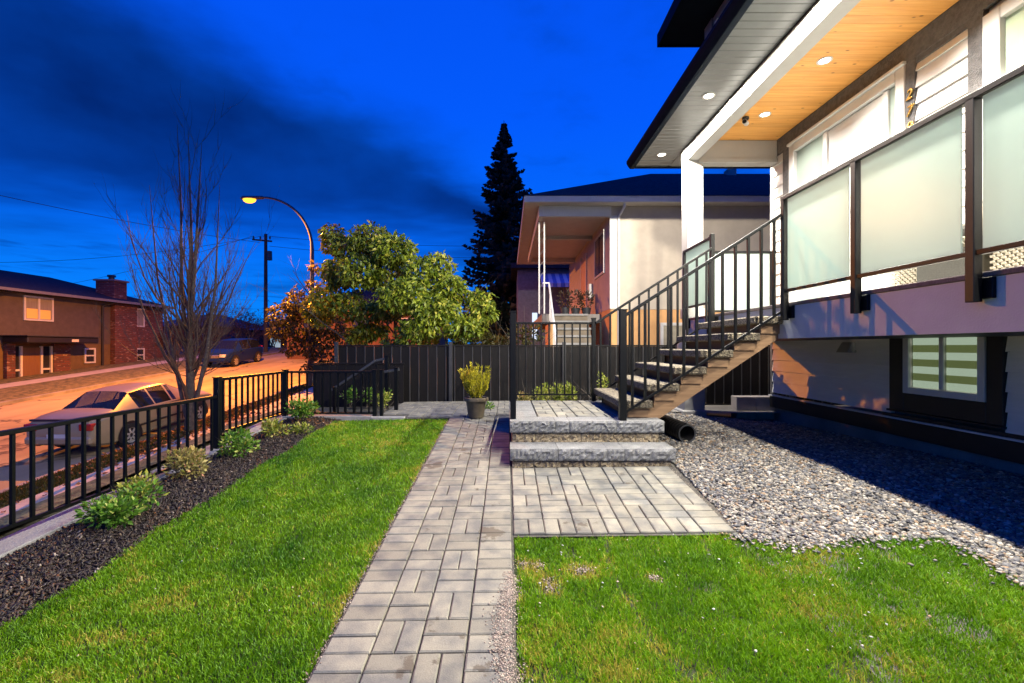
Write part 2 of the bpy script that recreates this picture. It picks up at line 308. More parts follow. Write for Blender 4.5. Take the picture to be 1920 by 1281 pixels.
# ------------------------------------------------------------------ mesh helpers
def tag(o, label=None, cat=None, group=None, kind=None):
    if label: o['label'] = label
    if cat: o['category'] = cat
    if group: o['group'] = group
    if kind: o['kind'] = kind
    return o
def thing(name, label, cat, loc=(0,0,0), group=None, rot=(0,0,0)):
    o = bpy.data.objects.new(name, None); o.empty_display_size = .2; C.objects.link(o)
    o.location = loc; o.rotation_euler = rot; return tag(o, label, cat, group)
def origin_of(p):
    v = Vector((0,0,0))
    while p is not None: v += p.location; p = p.parent
    return v
def link(name, me, m, parent=None, loc=None):
    o = bpy.data.objects.new(name, me); C.objects.link(o)
    if m is not None and not me.materials:
        for x in (m if isinstance(m, (list, tuple)) else [m]): me.materials.append(x)
    if parent: o.parent = parent
    if loc is not None: o.location = loc
    return o
class MB:
    def __init__(s): s.v = []; s.f = []
    def add(s, vs_, fs):
        k = len(s.v); s.v += [tuple(map(float, q)) for q in vs_]; s.f += [tuple(i+k for i in f) for f in fs]; return s
    def box(s, x0, x1, y0, y1, z0, z1):
        return s.add([(x0,y0,z0),(x1,y0,z0),(x1,y1,z0),(x0,y1,z0),(x0,y0,z1),(x1,y0,z1),(x1,y1,z1),(x0,y1,z1)],
                     [(0,3,2,1),(4,5,6,7),(0,1,5,4),(1,2,6,5),(2,3,7,6),(3,0,4,7)])
    def hexa(s, p): return s.add(p, [(0,3,2,1),(4,5,6,7),(0,1,5,4),(1,2,6,5),(2,3,7,6),(3,0,4,7)])
    def bar(s, a, b, wid, hei, up=(0,0,1)):
        a, b = Vector(a), Vector(b); d = (b-a).normalized(); u = Vector(up)
        if abs(d.dot(u)) > .98: u = Vector((0,1,0))
        r = d.cross(u).normalized(); u = r.cross(d).normalized()
        q = []
        for c in (a, b):
            for i, j in ((-1,-1),(1,-1),(1,1),(-1,1)): q.append(c + r*(i*wid/2) + u*(j*hei/2))
        return s.add(q, [(0,1,2,3),(7,6,5,4),(0,4,5,1),(1,5,6,2),(2,6,7,3),(3,7,4,0)])
    def tube(s, pts, rad, n=8, cap=True):
        pts = [Vector(p) for p in pts]; k = len(s.v); m = len(pts)
        if not isinstance(rad, (list, tuple)): rad = [rad]*m
        ref = None
        for i, p in enumerate(pts):
            d = (pts[min(i+1, m-1)] - pts[max(i-1, 0)])
            d = d.normalized() if d.length > 1e-9 else Vector((0,0,1))
            if ref is None: ref = Vector((1,0,0)) if abs(d.x) < .8 else Vector((0,1,0))
            a = (ref - d*ref.dot(d)).normalized(); b = d.cross(a); ref = a
            for j in range(n):
                t = 2*math.pi*j/n; s.v.append(tuple(p + (a*math.cos(t) + b*math.sin(t))*rad[i]))
        for i in range(m-1):
            for j in range(n):
                s.f.append((k+i*n+j, k+i*n+(j+1) % n, k+(i+1)*n+(j+1) % n, k+(i+1)*n+j))
        if cap: s.f.append(tuple(k+j for j in range(n))[::-1]); s.f.append(tuple(k+(m-1)*n+j for j in range(n)))
        return s
    def lathe(s, prof, n=24, c=(0,0,0)):
        k = len(s.v)
        for r, z in prof:
            for j in range(n):
                t = 2*math.pi*j/n; s.v.append((c[0]+r*math.cos(t), c[1]+r*math.sin(t), c[2]+z))
        for i in range(len(prof)-1):
            for j in range(n): s.f.append((k+i*n+j, k+i*n+(j+1) % n, k+(i+1)*n+(j+1) % n, k+(i+1)*n+j))
        return s
    def prism(s, poly, d):
        """poly: list of 3-D points (a planar loop), d: extrusion vector"""
        n = len(poly); d = Vector(d); k = len(s.v)
        for p in poly: s.v.append(tuple(p))
        for p in poly: s.v.append(tuple(Vector(p)+d))
        s.f.append(tuple(range(k+n-1, k-1, -1))); s.f.append(tuple(range(k+n, k+2*n)))
        for i in range(n): s.f.append((k+i, k+(i+1) % n, k+n+(i+1) % n, k+n+i))
        return s
    def mesh(s, name, bevel=0, smooth_=False, ang=40):
        me = bpy.data.meshes.new(name); me.from_pydata(s.v, [], s.f)
        bm = bmesh.new(); bm.from_mesh(me)
        bmesh.ops.recalc_face_normals(bm, faces=bm.faces)
        if bevel: bmesh.ops.bevel(bm, geom=[e for e in bm.edges if len(e.link_faces) == 2 and e.calc_face_angle(0) > .6], offset=bevel, segments=1, affect='EDGES', clamp_overlap=True)
        bm.to_mesh(me); bm.free()
        if smooth_:
            me.polygons.foreach_set('use_smooth', [True]*len(me.polygons)); me.set_sharp_from_angle(angle=R(ang))
        me.update(); return me
    def build(s, name, m, parent=None, bevel=0, smooth_=False, local=False, ang=40, loc=None):
        """vertices are world coordinates unless local; the object's origin goes to its first vertex' box centre"""
        if not local and parent is not None:
            o = origin_of(parent); s.v = [(a-o.x, b-o.y, c-o.z) for a, b, c in s.v]
        return link(name, s.mesh(name, bevel, smooth_, ang), m, parent, loc)
def bx(name, m, parent, x0, x1, y0, y1, z0, z1, bevel=0): return MB().box(x0,x1,y0,y1,z0,z1).build(name, m, parent, bevel)
def dup(o, parent, loc, rot=None):
    c = o.copy(); C.objects.link(c); c.parent = parent; c.location = loc
    if rot is not None: c.rotation_euler = rot
    return c
def np_mesh(name, V, F, m, parent=None, rnd=None, smooth_=False, kind=None):
    """V (n,3); F list of int arrays (k,nv)"""
    me = bpy.data.meshes.new(name); V = np.asarray(V, np.float32)
    me.vertices.add(len(V)); me.vertices.foreach_set('co', V.ravel())
    nl = sum(f.size for f in F); npoly = sum(len(f) for f in F)
    me.loops.add(nl); me.polygons.add(npoly)
    me.loops.foreach_set('vertex_index', np.concatenate([f.ravel() for f in F]).astype(np.int32))
    starts = []; s0 = 0
    for f in F:
        starts.append(s0 + np.arange(len(f))*f.shape[1]); s0 += f.size
    me.polygons.foreach_set('loop_start', np.concatenate(starts).astype(np.int32))
    if smooth_: me.polygons.foreach_set('use_smooth', np.ones(npoly, bool))
    if rnd is not None:
        a = me.attributes.new('rnd', 'FLOAT', 'POINT'); a.data.foreach_set('value', np.asarray(rnd, np.float32))
    me.update(calc_edges=True); me.validate()
    o = link(name, me, m, parent)
    if kind: o['kind'] = kind
    return o
def sheet(name, m, xs, ys, zf, off=0.0, parent=None, kind='structure', smooth_=True):
    V = [(x, y, zf(x, y)+off) for y in ys for x in xs]; nx = len(xs)
    F = np.array([(j*nx+i, j*nx+i+1, (j+1)*nx+i+1, (j+1)*nx+i) for j in range(len(ys)-1) for i in range(nx-1)])
    o = np_mesh(name, V, [F], m, parent, smooth_=smooth_)
    if kind: o['kind'] = kind
    return o
def frange(a, b, s): n = max(1, round((b-a)/s)); return [a+(b-a)*i/n for i in range(n+1)]

# ------------------------------------------------------------------ lamps the photograph shows lit
def spot(name, loc, W, col=WARM, size=R(180), blend=.0, rad=.05):
    l = bpy.data.lights.new(name, 'SPOT'); l.energy = W; l.color = col; l.spot_size = size; l.spot_blend = blend; l.shadow_soft_size = rad
    o = bpy.data.objects.new(name, l); C.objects.link(o); o.location = loc; return o
SOFFIT_Y = [8.1, 6.2, 4.3, 2.4, .5, -1.4]
CEIL_Y = [6.9, 5.6, 4.3, 3.0, 1.7]
for y in SOFFIT_Y: spot('soffit_light', (2.72, y, 4.95), SOFFIT_W)
for y in CEIL_Y: spot('ceiling_light', (3.9, y, 5.085), CEIL_W, (1.0, .94, .84), R(132), .9)
LAMP = Vector((-12.2, 21.4, 8.45))
spot('street_light', (LAMP.x, LAMP.y, LAMP.z-.20), STREET_W, SODIUM, R(172), .55, .045)

# ------------------------------------------------------------------ ground, street
EARTH = mat('earth', (.060, .055, .035), .95, .4, 2)
xs = [-900, -400, -150, -70, -45, -32] + frange(-27, -7, 1) + frange(-6.5, -3.75, .3) + [-3.4] + frange(-3, 6, .5) + [8, 12, 18, 30, 60, 150, 400, 900]
ys = [-300, -100, -50, -30, -20, -12] + frange(-8, 8, .5) + frange(9, 44, 1) + [48, 55, 65, 80, 110, 160, 300, 700, 1600]
sheet('ground', EARTH, xs, ys, terrain, -.05)
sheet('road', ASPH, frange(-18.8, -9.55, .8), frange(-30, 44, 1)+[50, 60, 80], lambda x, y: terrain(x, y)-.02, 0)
VERGE = mat('verge_grass', (.055, .075, .018), .95, .6, 5, bump=1, bscale=30, col2=(.13, .105, .04))
WALK = mat('sidewalk_concrete', (.36, .33, .29), .9, .2, 2, bump=.3, bscale=50)
sheet('boulevard', VERGE, [-9.42, -9.1, -8.7], frange(-30, 60, 1), terrain, .10)
sheet('sidewalk', WALK, [-8.7, -7.8, -7.0], frange(-30, 60, 1), terrain, .105)
sheet('bank', VERGE, frange(-7.0, -3.72, .4), frange(-10, 9.2, .6), terrain, .03)
sheet('far_verge', VERGE, frange(-22.3, -18.95, .8), frange(-30, 60, 1), terrain, .08)
sheet('far_sidewalk', WALK, [-23.6, -23, -22.3], frange(-30, 60, 1), terrain, .085)
sheet('far_forecourt', VERGE, [-25.9, -24.5, -23.6], frange(-30, 60, 1), terrain, .07)
def kerb(name, x0, x1, top):
    mb = MB(); yy = frange(-30, 60, 1)
    for a, b in zip(yy, yy[1:]):
        za, zb_ = terrain(x0, a), terrain(x0, b)
        mb.hexa([(x0,a,za-.2),(x1,a,za-.2),(x1,b,zb_-.2),(x0,b,zb_-.2),(x0,a,za+top),(x1,a,za+top),(x1,b,zb_+top),(x0,b,zb_+top)])
    o = mb.build(name, CONC2); o['kind'] = 'structure'; return o
kerb('kerb', -9.57, -9.41, .115); kerb('far_kerb', -18.96, -18.80, .10)

# ------------------------------------------------------------------ yard sheets
yardz = yard
LAWN_SOIL = mat('lawn_soil', (.030, .040, .012), .95, .5, 12, bump=1, bscale=90)
sheet('front_lawn', LAWN_SOIL, frange(-2.66, -.83, .2), frange(-2, 6.80, .3), yardz, -.012)
sheet('side_lawn', LAWN_SOIL, frange(.02, 3.3, .2), frange(-2, 3.3, .25), yardz, -.014)
MULCH = mat('bark_mulch', (.020, .012, .008), .95, .6, 30, bump=1.6, bscale=120, col2=(.045, .028, .018))
def mulchz(x, y):
    t = (x+3.32)/.7
    return yard(x, y) + .035*math.sin(math.pi*min(1, max(0, t)))*(1+.5*mnoise.noise(Vector((x*4, y*4, 0)))) - .006 + .012*mnoise.noise(Vector((x*14, y*14, 3)))
sheet('mulch_bed', MULCH, frange(-3.34, -2.50, .05), frange(-.5, 6.86, .06), mulchz, .002)
GRAVB = mat('gravel_base', (.09, .085, .075), .95, .5, 40, bump=1, bscale=80)
sheet('gravel_bed', GRAVB, frange(1.60, 4.66, .15), frange(-1, 8.2, .2), yardz, -.008)
sheet('rear_walk', CONC2, frange(1.75, 6.5, .5), frange(7.75, 8.9, .3), lambda x, y: .47 + (.0 if x > 3 else .03), 0)
SAND = mat('joint_sand', (.055, .050, .042), .95, .4, 30)
path = sheet('path', SAND, frange(-.87, .04, .2), frange(-.6, 6.80, .3), yardz, .006)
patio = sheet('patio', SAND, frange(.04, 1.66, .2), frange(3.20, 4.62, .3), yardz, .007)
rear = sheet('rear_patio', SAND, frange(-2.05, .04, .2), frange(6.80, 8.78, .3), yardz, .007)

def paver_mesh(name, lx, ly, th=.06, ch=.006, jig=0.0):
    a, b = lx/2, ly/2
    ring = lambda e, z: [(-a+e, -b+e, z), (a-e, -b+e, z), (a-e, b-e, z), (-a+e, b-e, z)]
    v = ring(0, -th) + ring(0, -ch) + ring(ch, 0)
    v = [(x+random.uniform(-jig, jig), y+random.uniform(-jig, jig), z) for x, y, z in v]
    f = [(8, 9, 10, 11)]
    for k in (0, 4): f += [(k+i, k+(i+1) % 4, k+4+(i+1) % 4, k+4+i) for i in range(4)]
    me = bpy.data.meshes.new(name); me.from_pydata(v, [], f); me.update(); me.materials.append(PAVER); return me
G = .0045; U = .225
PH = [paver_mesh('paver', U-G*2, U/2-G*1.6, jig=.0018) for _ in range(5)]
PV = [paver_mesh('paver', U/2-G*1.6, U-G*2, jig=.0018) for _ in range(5)]
def lay(parent, x, y, horiz, z=None, tilt=True, sx=1):
    me = random.choice(PH if horiz else PV)
    o = bpy.data.objects.new('paver', me); C.objects.link(o); o.parent = parent
    o.location = (x, y, (yard(x, y)+.022 if z is None else z) + random.uniform(-.0015, .0022))
    o.rotation_euler = ((math.atan(S) if tilt and y < 7 else 0) + random.gauss(0, .004), (-.012 if tilt else 0) + random.gauss(0, .004), random.gauss(0, .006))
    if sx != 1: o.scale = (sx, 1, 1)
    return o
def cell(parent, x, y, horiz, **k):
    if horiz: lay(parent, x, y-U/4, True, **k); lay(parent, x, y+U/4, True, **k)
    else: lay(parent, x-U/4*k.get('sx', 1), y, False, **k); lay(parent, x+U/4*k.get('sx', 1), y, False, **k)
for r in range(-3, 21):
    yc = 2.11 + U*(r+.5)
    for c in range(4):
        xc = -.862 + .2225*(c+.5)
        hz = True if c in (0, 3) else ((r+c) % 2 == 0)
        cell(path, xc, yc, hz, sx=.2225/U)
PAT = ["VHVHVHH", "VVHHVVH", "HVVHHVH", "VHVVHHV", "HHHVVHH", "VVVVVVH"]
for r in range(6):
    for c in range(7): cell(patio, .04 + U*(c+.5), 4.57 - U*(r+.5), PAT[r][c] == 'H')
for r in range(8):
    for c in range(9):
        x, y = -1.97 + U*(c+.5), 6.85 + U*(r+.5)
        if x < -1.55 and y < 7.0: continue
        cell(rear, x, y, (r+c) % 2 == 0, tilt=False)

# ------------------------------------------------------------------ stone steps and landing
steps = thing('stone_steps', 'two broad stone steps up to a paved landing with grey split faced caps', 'steps', (.86, 5.6, .4))
def stone(name, m, x0, x1, y0, y1, z0, z1, rough=.009, parent=steps, grid=.02):
    nx = max(3, int((x1-x0)/grid)); nz = max(3, int((z1-z0)/grid))
    o = origin_of(parent); v = []; f = []
    for j in range(nz+1):
        for i in range(nx+1):
            edge = i in (0, nx); tj = j in (0, nz)
            d = random.uniform(-rough, rough*1.2) + rough*1.2*mnoise.noise(Vector((x0*9+i*.5, z0*30+j*.6, y0)))
            if tj: d = abs(d)*.8 + (.006 if j == nz else .004)
            if edge: d = abs(d)*.6 + .005
            v.append((x0+(x1-x0)*i/nx, y0+d, z0+(z1-z0)*j/nz - (.004*random.random() if j == nz else 0)))
    for j in range(nz):
        for i in range(nx): a = j*(nx+1)+i; f.append((a, a+1, a+nx+2, a+nx+1))
    k = len(v); v += [(x0,y1,z0),(x1,y1,z0),(x1,y1,z1),(x0,y1,z1)]
    top = [nz*(nx+1)+i for i in range(nx+1)]; bot = list(range(nx+1))
    f.append(tuple(top) + (k+2, k+3)); f.append(tuple(bot[::-1]) + (k, k+1))
    f.append(tuple(j*(nx+1) for j in range(nz+1))[::-1] + (k, k+3)); f.append(tuple(j*(nx+1)+nx for j in range(nz+1)) + (k+2, k+1)); f.append((k, k+3, k+2, k+1))
    v = [(a-o.x, b-o.y, c-o.z) for a, b, c in v]
    me = bpy.data.meshes.new(name); me.from_pydata(v, [], f); me.update()
    return link(name, me, m, parent)
px = lambda p, Y: (p-CX)*Y/FPX
bx('core', CONC2, steps, .05, 1.64, 5.05, 6.75, .2, .735)
for a, b in ((.025, .535), (.538, .76), (.763, 1.02), (1.023, 1.675)): pass
LC = [.022, .511, 1.010, 1.182, 1.700]
for a, b in zip(LC, LC[1:]): stone('cap_stone', CAPM, a+.002, b-.002, 4.585, 4.93, .449, .566)
LR = [.045, .545, .655, 1.155, 1.665]
for a, b in zip(LR, LR[1:]): stone('wall_stone', RISEM, a+.002, b-.002, 4.625, 4.90, .25, .446, .014)
UC = [.022, .515, .665, 1.175, 1.690]
for a, b in zip(UC, UC[1:]): stone('cap_stone', CAPM, a+.002, b-.002, 4.895, 5.20, .674, .797)
UR = [.050, .300, .800, .890, 1.390, 1.640]
for a, b in zip(UR, UR[1:]): stone('wall_stone', RISEM, a+.002, b-.002, 4.935, 5.15, .52, .671, .012)
# sides of the lower course and the landing
for y0, y1 in ((5.05, 5.5), (5.503, 5.95), (5.953, 6.4), (6.403, 6.76)):
    bx('wall_stone', RISEM, steps, .048, .2, y0+.002, y1-.002, .3, .671, .006)
    bx('wall_stone', RISEM, steps, 1.46, 1.642, y0+.002, y1-.002, .3, .671, .006)
for y0, y1 in ((5.205, 5.72), (5.724, 6.24), (6.244, 6.76)):
    bx('cap_stone', CAPM, steps, .022, .335, y0, y1, .674, .797, .006)
    bx('cap_stone', CAPM, steps, 1.262, 1.690, y0, y1, .674, .797, .006)
bx('bed', SAND, steps, .34, 1.258, 5.2, 6.755, .70, .775)
so = origin_of(steps)
for r in range(7):
    for c in range(4):
        x, y = .345 + .228*(c+.5), 5.212 + U*(r+.5)
        hz = (r+c) % 2 == 0
        for s_ in (-1, 1):
            xx, yy = (x, y+s_*U/4) if hz else (x+s_*U/4, y)
            if yy > 6.75: continue
            lay(steps, xx-so.x, yy-so.y, hz, z=.796-so.z, tilt=False)

# ------------------------------------------------------------------ black picket rails
def picket_bar(mb_or_none, name, parent, a, b, wd=.022, m=BLACK):
    return MB().bar(a, b, wd, wd).build(name, m, parent)
def rail_fence(root, a, b, zt, zb_, n, top=.045, post_a=None, post_b=None, pk=.022, slope=(0, 0)):
    """horizontal or raking picket panel from a=(x,y) to b=(x,y); zt/zb: heights at a; slope adds at b"""
    A, B = Vector((*a, 0)), Vector((*b, 0))
    P = lambda t, z: (A.x+(B.x-A.x)*t, A.y+(B.y-A.y)*t, z+slope[0]*t)
    MB().bar(P(0, zt), P(1, zt), top, top*.75).build('top_rail', BLACK, root, .004)
    MB().bar(P(0, zb_), P(1, zb_), top*.55, top*.55).build('bottom_rail', BLACK, root)
    first = None
    for i in range(n):
        t = (i+.5)/n
        p0, p1 = P(t, zb_+.01), P(t, zt-.015)
        first = MB().bar(p0, p1, pk, pk, (B-A)).build('picket', BLACK, root)
def post(root, x, y, z0, z1, w_=.068, name='post'):
    h = w_/2
    o = MB().box(x-h, x+h, y-h, y+h, z0, z1).build(name, BLACK, root, .004)
    MB().box(x-h-.006, x+h+.006, y-h-.006, y+h+.006, z1, z1+.012).build('post_cap', BLACK, o)
    return o
FX = -3.40
gz = lambda y: yard(FX, y)
f1 = thing('picket_fence', 'long low black picket fence on the kerb nearest the parked pale sedan', 'fence', (FX, 3, gz(3)), 'black metal picket fences')
post(f1, FX, 5.33, gz(5.33)-.05, 1.235)
post(f1, FX, 2.35, gz(2.35)-.05, 1.06)
post(f1, FX, -.6, gz(-.6)-.05, 1.06)
rail_fence(f1, (FX, 5.29), (FX, 2.40), 1.017, .372, 22)
rail_fence(f1, (FX, 2.31), (FX, -.56), 1.017, .372, 22)
f2 = thing('picket_fence', 'short raised black picket fence between the tall post and the corner', 'fence', (FX, 6.2, gz(6.2)), 'black metal picket fences')
rail_fence(f2, (FX, 5.375), (FX, 6.91), 1.212, .585, 12)
post(f2, FX, 6.95, gz(6.95)-.05, 1.24)
f3 = thing('picket_fence', 'black picket fence across the far end of the front lawn', 'fence', (-2.7, 6.95, .5), 'black metal picket fences')
rail_fence(f3, (FX+.04, 6.95), (-2.06, 6.95), 1.212, .585, 11)
post(f3, -2.03, 6.95, .45, 1.235, .06); post(f3, -1.935, 6.98, .45, 1.235, .05)
f4 = thing('stair_handrail', 'black handrail going down to the street beside the dark plank fence', 'handrail', (-2.2, 7.8, .55))
for (a, b) in (((-3.0, 7.75, .86), (-2.25, 7.75, 1.36)), ((-2.25, 7.75, 1.36), (-2.05, 7.75, 1.40)), ((-2.05, 7.55, 1.18), (-1.80, 7.55, 1.22))):
    MB().bar(a, b, .05, .04).build('handrail', DKMETAL, f4, .004)
post(f4, -2.06, 7.75, .5, 1.44, .06); post(f4, -1.85, 7.55, .5, 1.24, .06); post(f4, -2.95, 7.75, .2, .9, .05)
for x, z in ((-2.78, .95), (-2.6, 1.07), (-2.42, 1.2), (-2.24, 1.3)):
    MB().bar((x, 7.75, z-.62), (x, 7.75, z), .02, .02, (1, 0, 0)).build('picket', BLACK, f4)
# kerb under the street fence
wall = thing('garden_kerb', 'low concrete kerb carrying the black street side fence', 'kerb', (FX, 3, gz(3)))
yy = frange(-1, 6.86, .98)
for a, b in zip(yy, yy[1:]):
    za, zb_ = yard(-3.4, a)+.035, yard(-3.4, b)+.035
    MB().hexa([(-3.58,a+.003,za-.5),(-3.33,a+.003,za-.5),(-3.33,b-.003,zb_-.5),(-3.58,b-.003,zb_-.5),(-3.58,a+.003,za),(-3.33,a+.003,za),(-3.33,b-.003,zb_),(-3.58,b-.003,zb_)]).build('kerb_stone', CONC, wall, .008)
bx('kerb_stone', CONC, wall, -3.58, -2.05, 6.87, 7.06, .2, .545, .008)
bx('kerb_stone', CONC, wall, -2.047, -1.55, 6.80, 6.90, .2, .545, .008)

# landing guard and stair guards
lg = thing('landing_railing', 'black picket railing round the back of the paved landing', 'railing', (.1, 6, .796), 'black stair railings')
post(lg, .06, 5.08, .79, 1.985, .066); post(lg, .06, 6.70, .79, 1.985, .066); post(lg, 1.265, 6.70, .79, 2.01, .058)
rail_fence(lg, (.095, 6.70), (1.235, 6.70), 1.945, .893, 10, .04)
rail_fence(lg, (.06, 5.115), (.06, 6.665), 1.945, .893, 13, .04)
SR = 1.09/1.70
for yv, lab, tl in ((4.97, 'near black picket railing on the side of the stairs towards the gravel', 'a'), (6.66, 'far black picket railing on the fence side of the stairs', 'b')):
    sr = thing('stair_railing', lab, 'railing', (2.1, yv, 1.2), 'black stair railings')
    if tl == 'a': post(sr, 1.255, yv, .797, 1.995, .075)
    rail_fence(sr, (1.29, yv), (2.98, yv), 1.945, .885, 12, .045, pk=.026, slope=(1.09, 1.09))

# ------------------------------------------------------------------ stairs
st = thing('front_stairs', 'six exposed aggregate treads on brown timber stringers up to the porch', 'stairs', (2.1, 5.8, .8))
for k in range(6):
    x0 = 1.25 + .30*k; zt = 1.0 + .188*k
    o = MB().box(x0, x0+.365, 5.06, 6.60, zt-.088, zt).build('tread', AGG, st, .012)
    bx('riser', RISERW, st, x0+.10, x0+.13, 5.16, 6.52, zt-.276 if k else .80, zt-.088)
for y0 in (5.14, 6.46):
    pts = [(1.33, .80)]
    for k in range(6):
        x0 = 1.25+.30*k; zt = 1.0+.188*k-.089
        pts += [(x0+.08, zt), (x0+.37, zt)]
    pts = [(1.33, .80)]
    for k in range(6):
        x0 = 1.25+.30*k; zt = 1.0+.188*k-.0885
        pts += [(x0+.10, zt-.0), (x0+.40, zt)]
    pts = [(a, b) for a, b in pts]
    pts[-1] = (3.055, pts[-1][1])
    poly = pts + [(3.055, 1.69), (1.72, .79)]
    # split into convex slabs so the outline stays clean
    mb = MB()
    low = lambda x: .79 + (x-1.72)*(.90/1.335) if x > 1.72 else .79
    for k in range(6):
        x0 = 1.35+.30*k; x1 = x0+.30 if k < 5 else 3.055; zt = 1.0+.188*k-.0885
        xs_ = [x0, 1.72, x1] if x0 < 1.72 < x1 else [x0, x1]
        for a, b in zip(xs_, xs_[1:]):
            mb.hexa([(a,y0,low(a)),(b,y0,low(b)),(b,y0+.05,low(b)),(a,y0+.05,low(a)),(a,y0,zt),(b,y0,zt),(b,y0+.05,zt),(a,y0+.05,zt)])
    mb.build('stringer', STRINGER, st)
    for k in range(6):   # packing blocks under each tread
        x0 = 1.25+.30*k; zt = 1.0+.188*k-.0895
        bx('bracket', STRINGER, st, x0+.10, x0+.33, y0-.022, y0-.001, zt-.105, zt)

# ------------------------------------------------------------------ the house
XW = 4.64
house = thing('house', 'white and charcoal new house with porch deck and timber ceiling', 'house', (XW, 3, .4))
def hb(name, m, x0, x1, y0, y1, z0, z1, bev=0, p=None): return bx(name, m, p or house, x0, x1, y0, y1, z0, z1, bev)
YN = -3.0
hb('wall', WHITE, XW+.02, 11, YN, 7.93, .9, 5.6)
hb('foundation', CONC2, XW+.005, 11, YN, 7.92, -.4, .56)
hb('skirt_board', BLKTRIM, XW-.045, XW+.02, YN, 7.985, .548, .742, .004)
hb('flashing', WHITE, XW-.062, XW+.02, YN, 7.99, .744, .762)
hb('flashing', BLKTRIM, XW-.03, XW+.02, YN, 5.6, .763, .80)
def boards(y0, y1, z0, z1, first=None):
    z = z0
    while z < z1-.02:
        t = min(z+.187, z1)
        o = MB().hexa([(XW-.036,y0,z+.003),(XW+.02,y0,z+.003),(XW+.02,y1,z+.003),(XW-.036,y1,z+.003),(XW-.012,y0,t),(XW+.02,y0,t),(XW+.02,y1,t),(XW-.012,y1,t)]).build('siding_board', SIDING, house)
        z += .187
boards(5.475, 7.93, .802, 1.70); boards(2.6, 4.21, .802, 1.70)
hb('corner_trim', CHAR, XW-.03, XW+.02, 7.931, 7.99, .763, 1.70)
# porch wall above the deck
boards(7.615, 7.93, 2.09, 4.862)
hb('corner_trim', WHITE, XW-.03, XW+.02, 7.931, 7.99, 2.09, 4.73)
hb('wall_trim', CHAR, XW-.04, XW+.02, 7.43, 7.612, 2.09, 4.862, .003)
hb('wall_trim', CHAR, XW-.04, XW+.02, YN, 7.93, 4.865, 5.125, .003)
hb('wall_trim', CHAR, XW-.04, XW+.02, 5.143, 5.262, 2.09, 4.862, .003)
boards(4.553, 5.14, 2.09, 4.80)
hb('wall_trim', CHAR, XW-.042, XW+.02, 4.40, 4.55, 2.09, 4.862, .003)
hb('wall_trim', CHAR, XW-.042, XW+.02, 2.5, 3.0, 2.09, 4.862, .003)
hb('threshold', CHAR, XW-.03, XW+.02, 4.555, 5.14, 4.802, 4.862)
# front door with sidelights
PAINT = mat('door_paint', (.62, .62, .605), .35, .03, 3)
dfr = hb('door_frame', PAINT, XW-.055, XW+.02, 7.30, 7.427, 2.09, 4.86, .006)
for n_, a in (('door_jamb', (XW-.055, XW+.02, 5.265, 5.39, 2.09, 4.86)), ('door_jamb', (XW-.03, XW+.02, 6.575, 6.66, 2.09, 4.72)), ('door_jamb', (XW-.03, XW+.02, 5.52, 5.60, 2.09, 4.72)), ('door_head', (XW-.055, XW+.02, 5.395, 7.295, 4.73, 4.86)), ('door_head', (XW-.085, XW+.02, 5.25, 7.44, 4.861, 4.90))):
    hb(n_, PAINT, *a, bev=.006, p=None).parent = house
door = hb('front_door', PAINT, XW-.005, XW+.03, 5.605, 6.57, 2.10, 4.715)
for (a, b, z0, z1) in ((5.72, 6.46, 2.3, 3.3), (5.72, 6.46, 3.42, 4.6)):
    o = MB().box(XW-.012, XW-.004, a, b, z0, z1).build('door_panel', PAINT, door, .006)
o = MB().tube([(XW-.03, 5.68, 3.05), (XW-.06, 5.68, 3.05), (XW-.06, 5.68, 3.2), (XW-.03, 5.68, 3.2)], .011, 8).build('handle', DKMETAL, door, smooth_=True)
FROSTW = emit('sidelight_glow', (.78, .82, .76), .35)
for a, b in ((6.665, 7.295), (5.395, 5.515)):
    s1 = hb('sidelight', FROST, XW+.0, XW+.022, a, b, 2.10, 4.72)
# porch window
wf = hb('window', WHITE, XW-.06, XW+.02, 4.24, 4.395, 3.0, 4.78, .006)
for a in ((XW-.06, XW+.02, 3.0, 3.12, 3.0, 4.78), (XW-.06, XW+.02, 3.125, 4.235, 4.66, 4.78), (XW-.06, XW+.02, 3.125, 4.235, 3.0, 3.12)):
    o = MB().box(*a).build('frame', WHITE, wf, .006)
bx('pane', mat('window_green', (.34, .42, .30), .06, .15, 1.2, spec=.9), wf, XW-.005, XW+.0, 3.125, 4.235, 3.12, 4.66)
bx('sash', WHITE, wf, XW-.03, XW-.006, 3.66, 3.72, 3.122, 4.658)
bx('blind', emit('blind_glow', (.62, .66, .48), .45), wf, XW+.002, XW+.006, 3.13, 4.23, 3.13, 4.65)
# basement window with a striped blind, lit from inside
w2 = hb('window', BLKTRIM, XW-.055, XW+.02, 5.275, 5.47, .86, 1.70, .004)
for a in ((XW-.055, XW+.02, 4.215, 4.362, .86, 1.70), (XW-.055, XW+.02, 4.365, 5.272, .86, 1.062), (XW-.08, XW+.02, 4.20, 5.485, .835, .858)):
    MB().box(*a).build('casing', BLKTRIM, w2, .004)
for a in ((XW-.068, XW+.02, 5.20, 5.272, 1.065, 1.72), (XW-.068, XW+.02, 4.365, 4.437, 1.065, 1.72), (XW-.068, XW+.02, 4.44, 5.197, 1.065, 1.135), (XW-.05, XW+.02, 4.80, 4.85, 1.138, 1.72)):
    MB().box(*a).build('frame', WHITE, w2, .005)
bl_w = emit('blind_band_white', (.92, .88, .76), 1.25); bl_o = emit('blind_band_sheer', (.50, .48, .20), .62)
z = 1.14; k = 0
while z < 1.72:
    for a, b in ((4.442, 4.798), (4.852, 5.195)):
        bx('blind_band', bl_w if k % 2 == 0 else bl_o, w2, XW-.012, XW-.008+.001*(k % 2), a, b, z, min(1.72, z+.078))
    z += .0795; k += 1
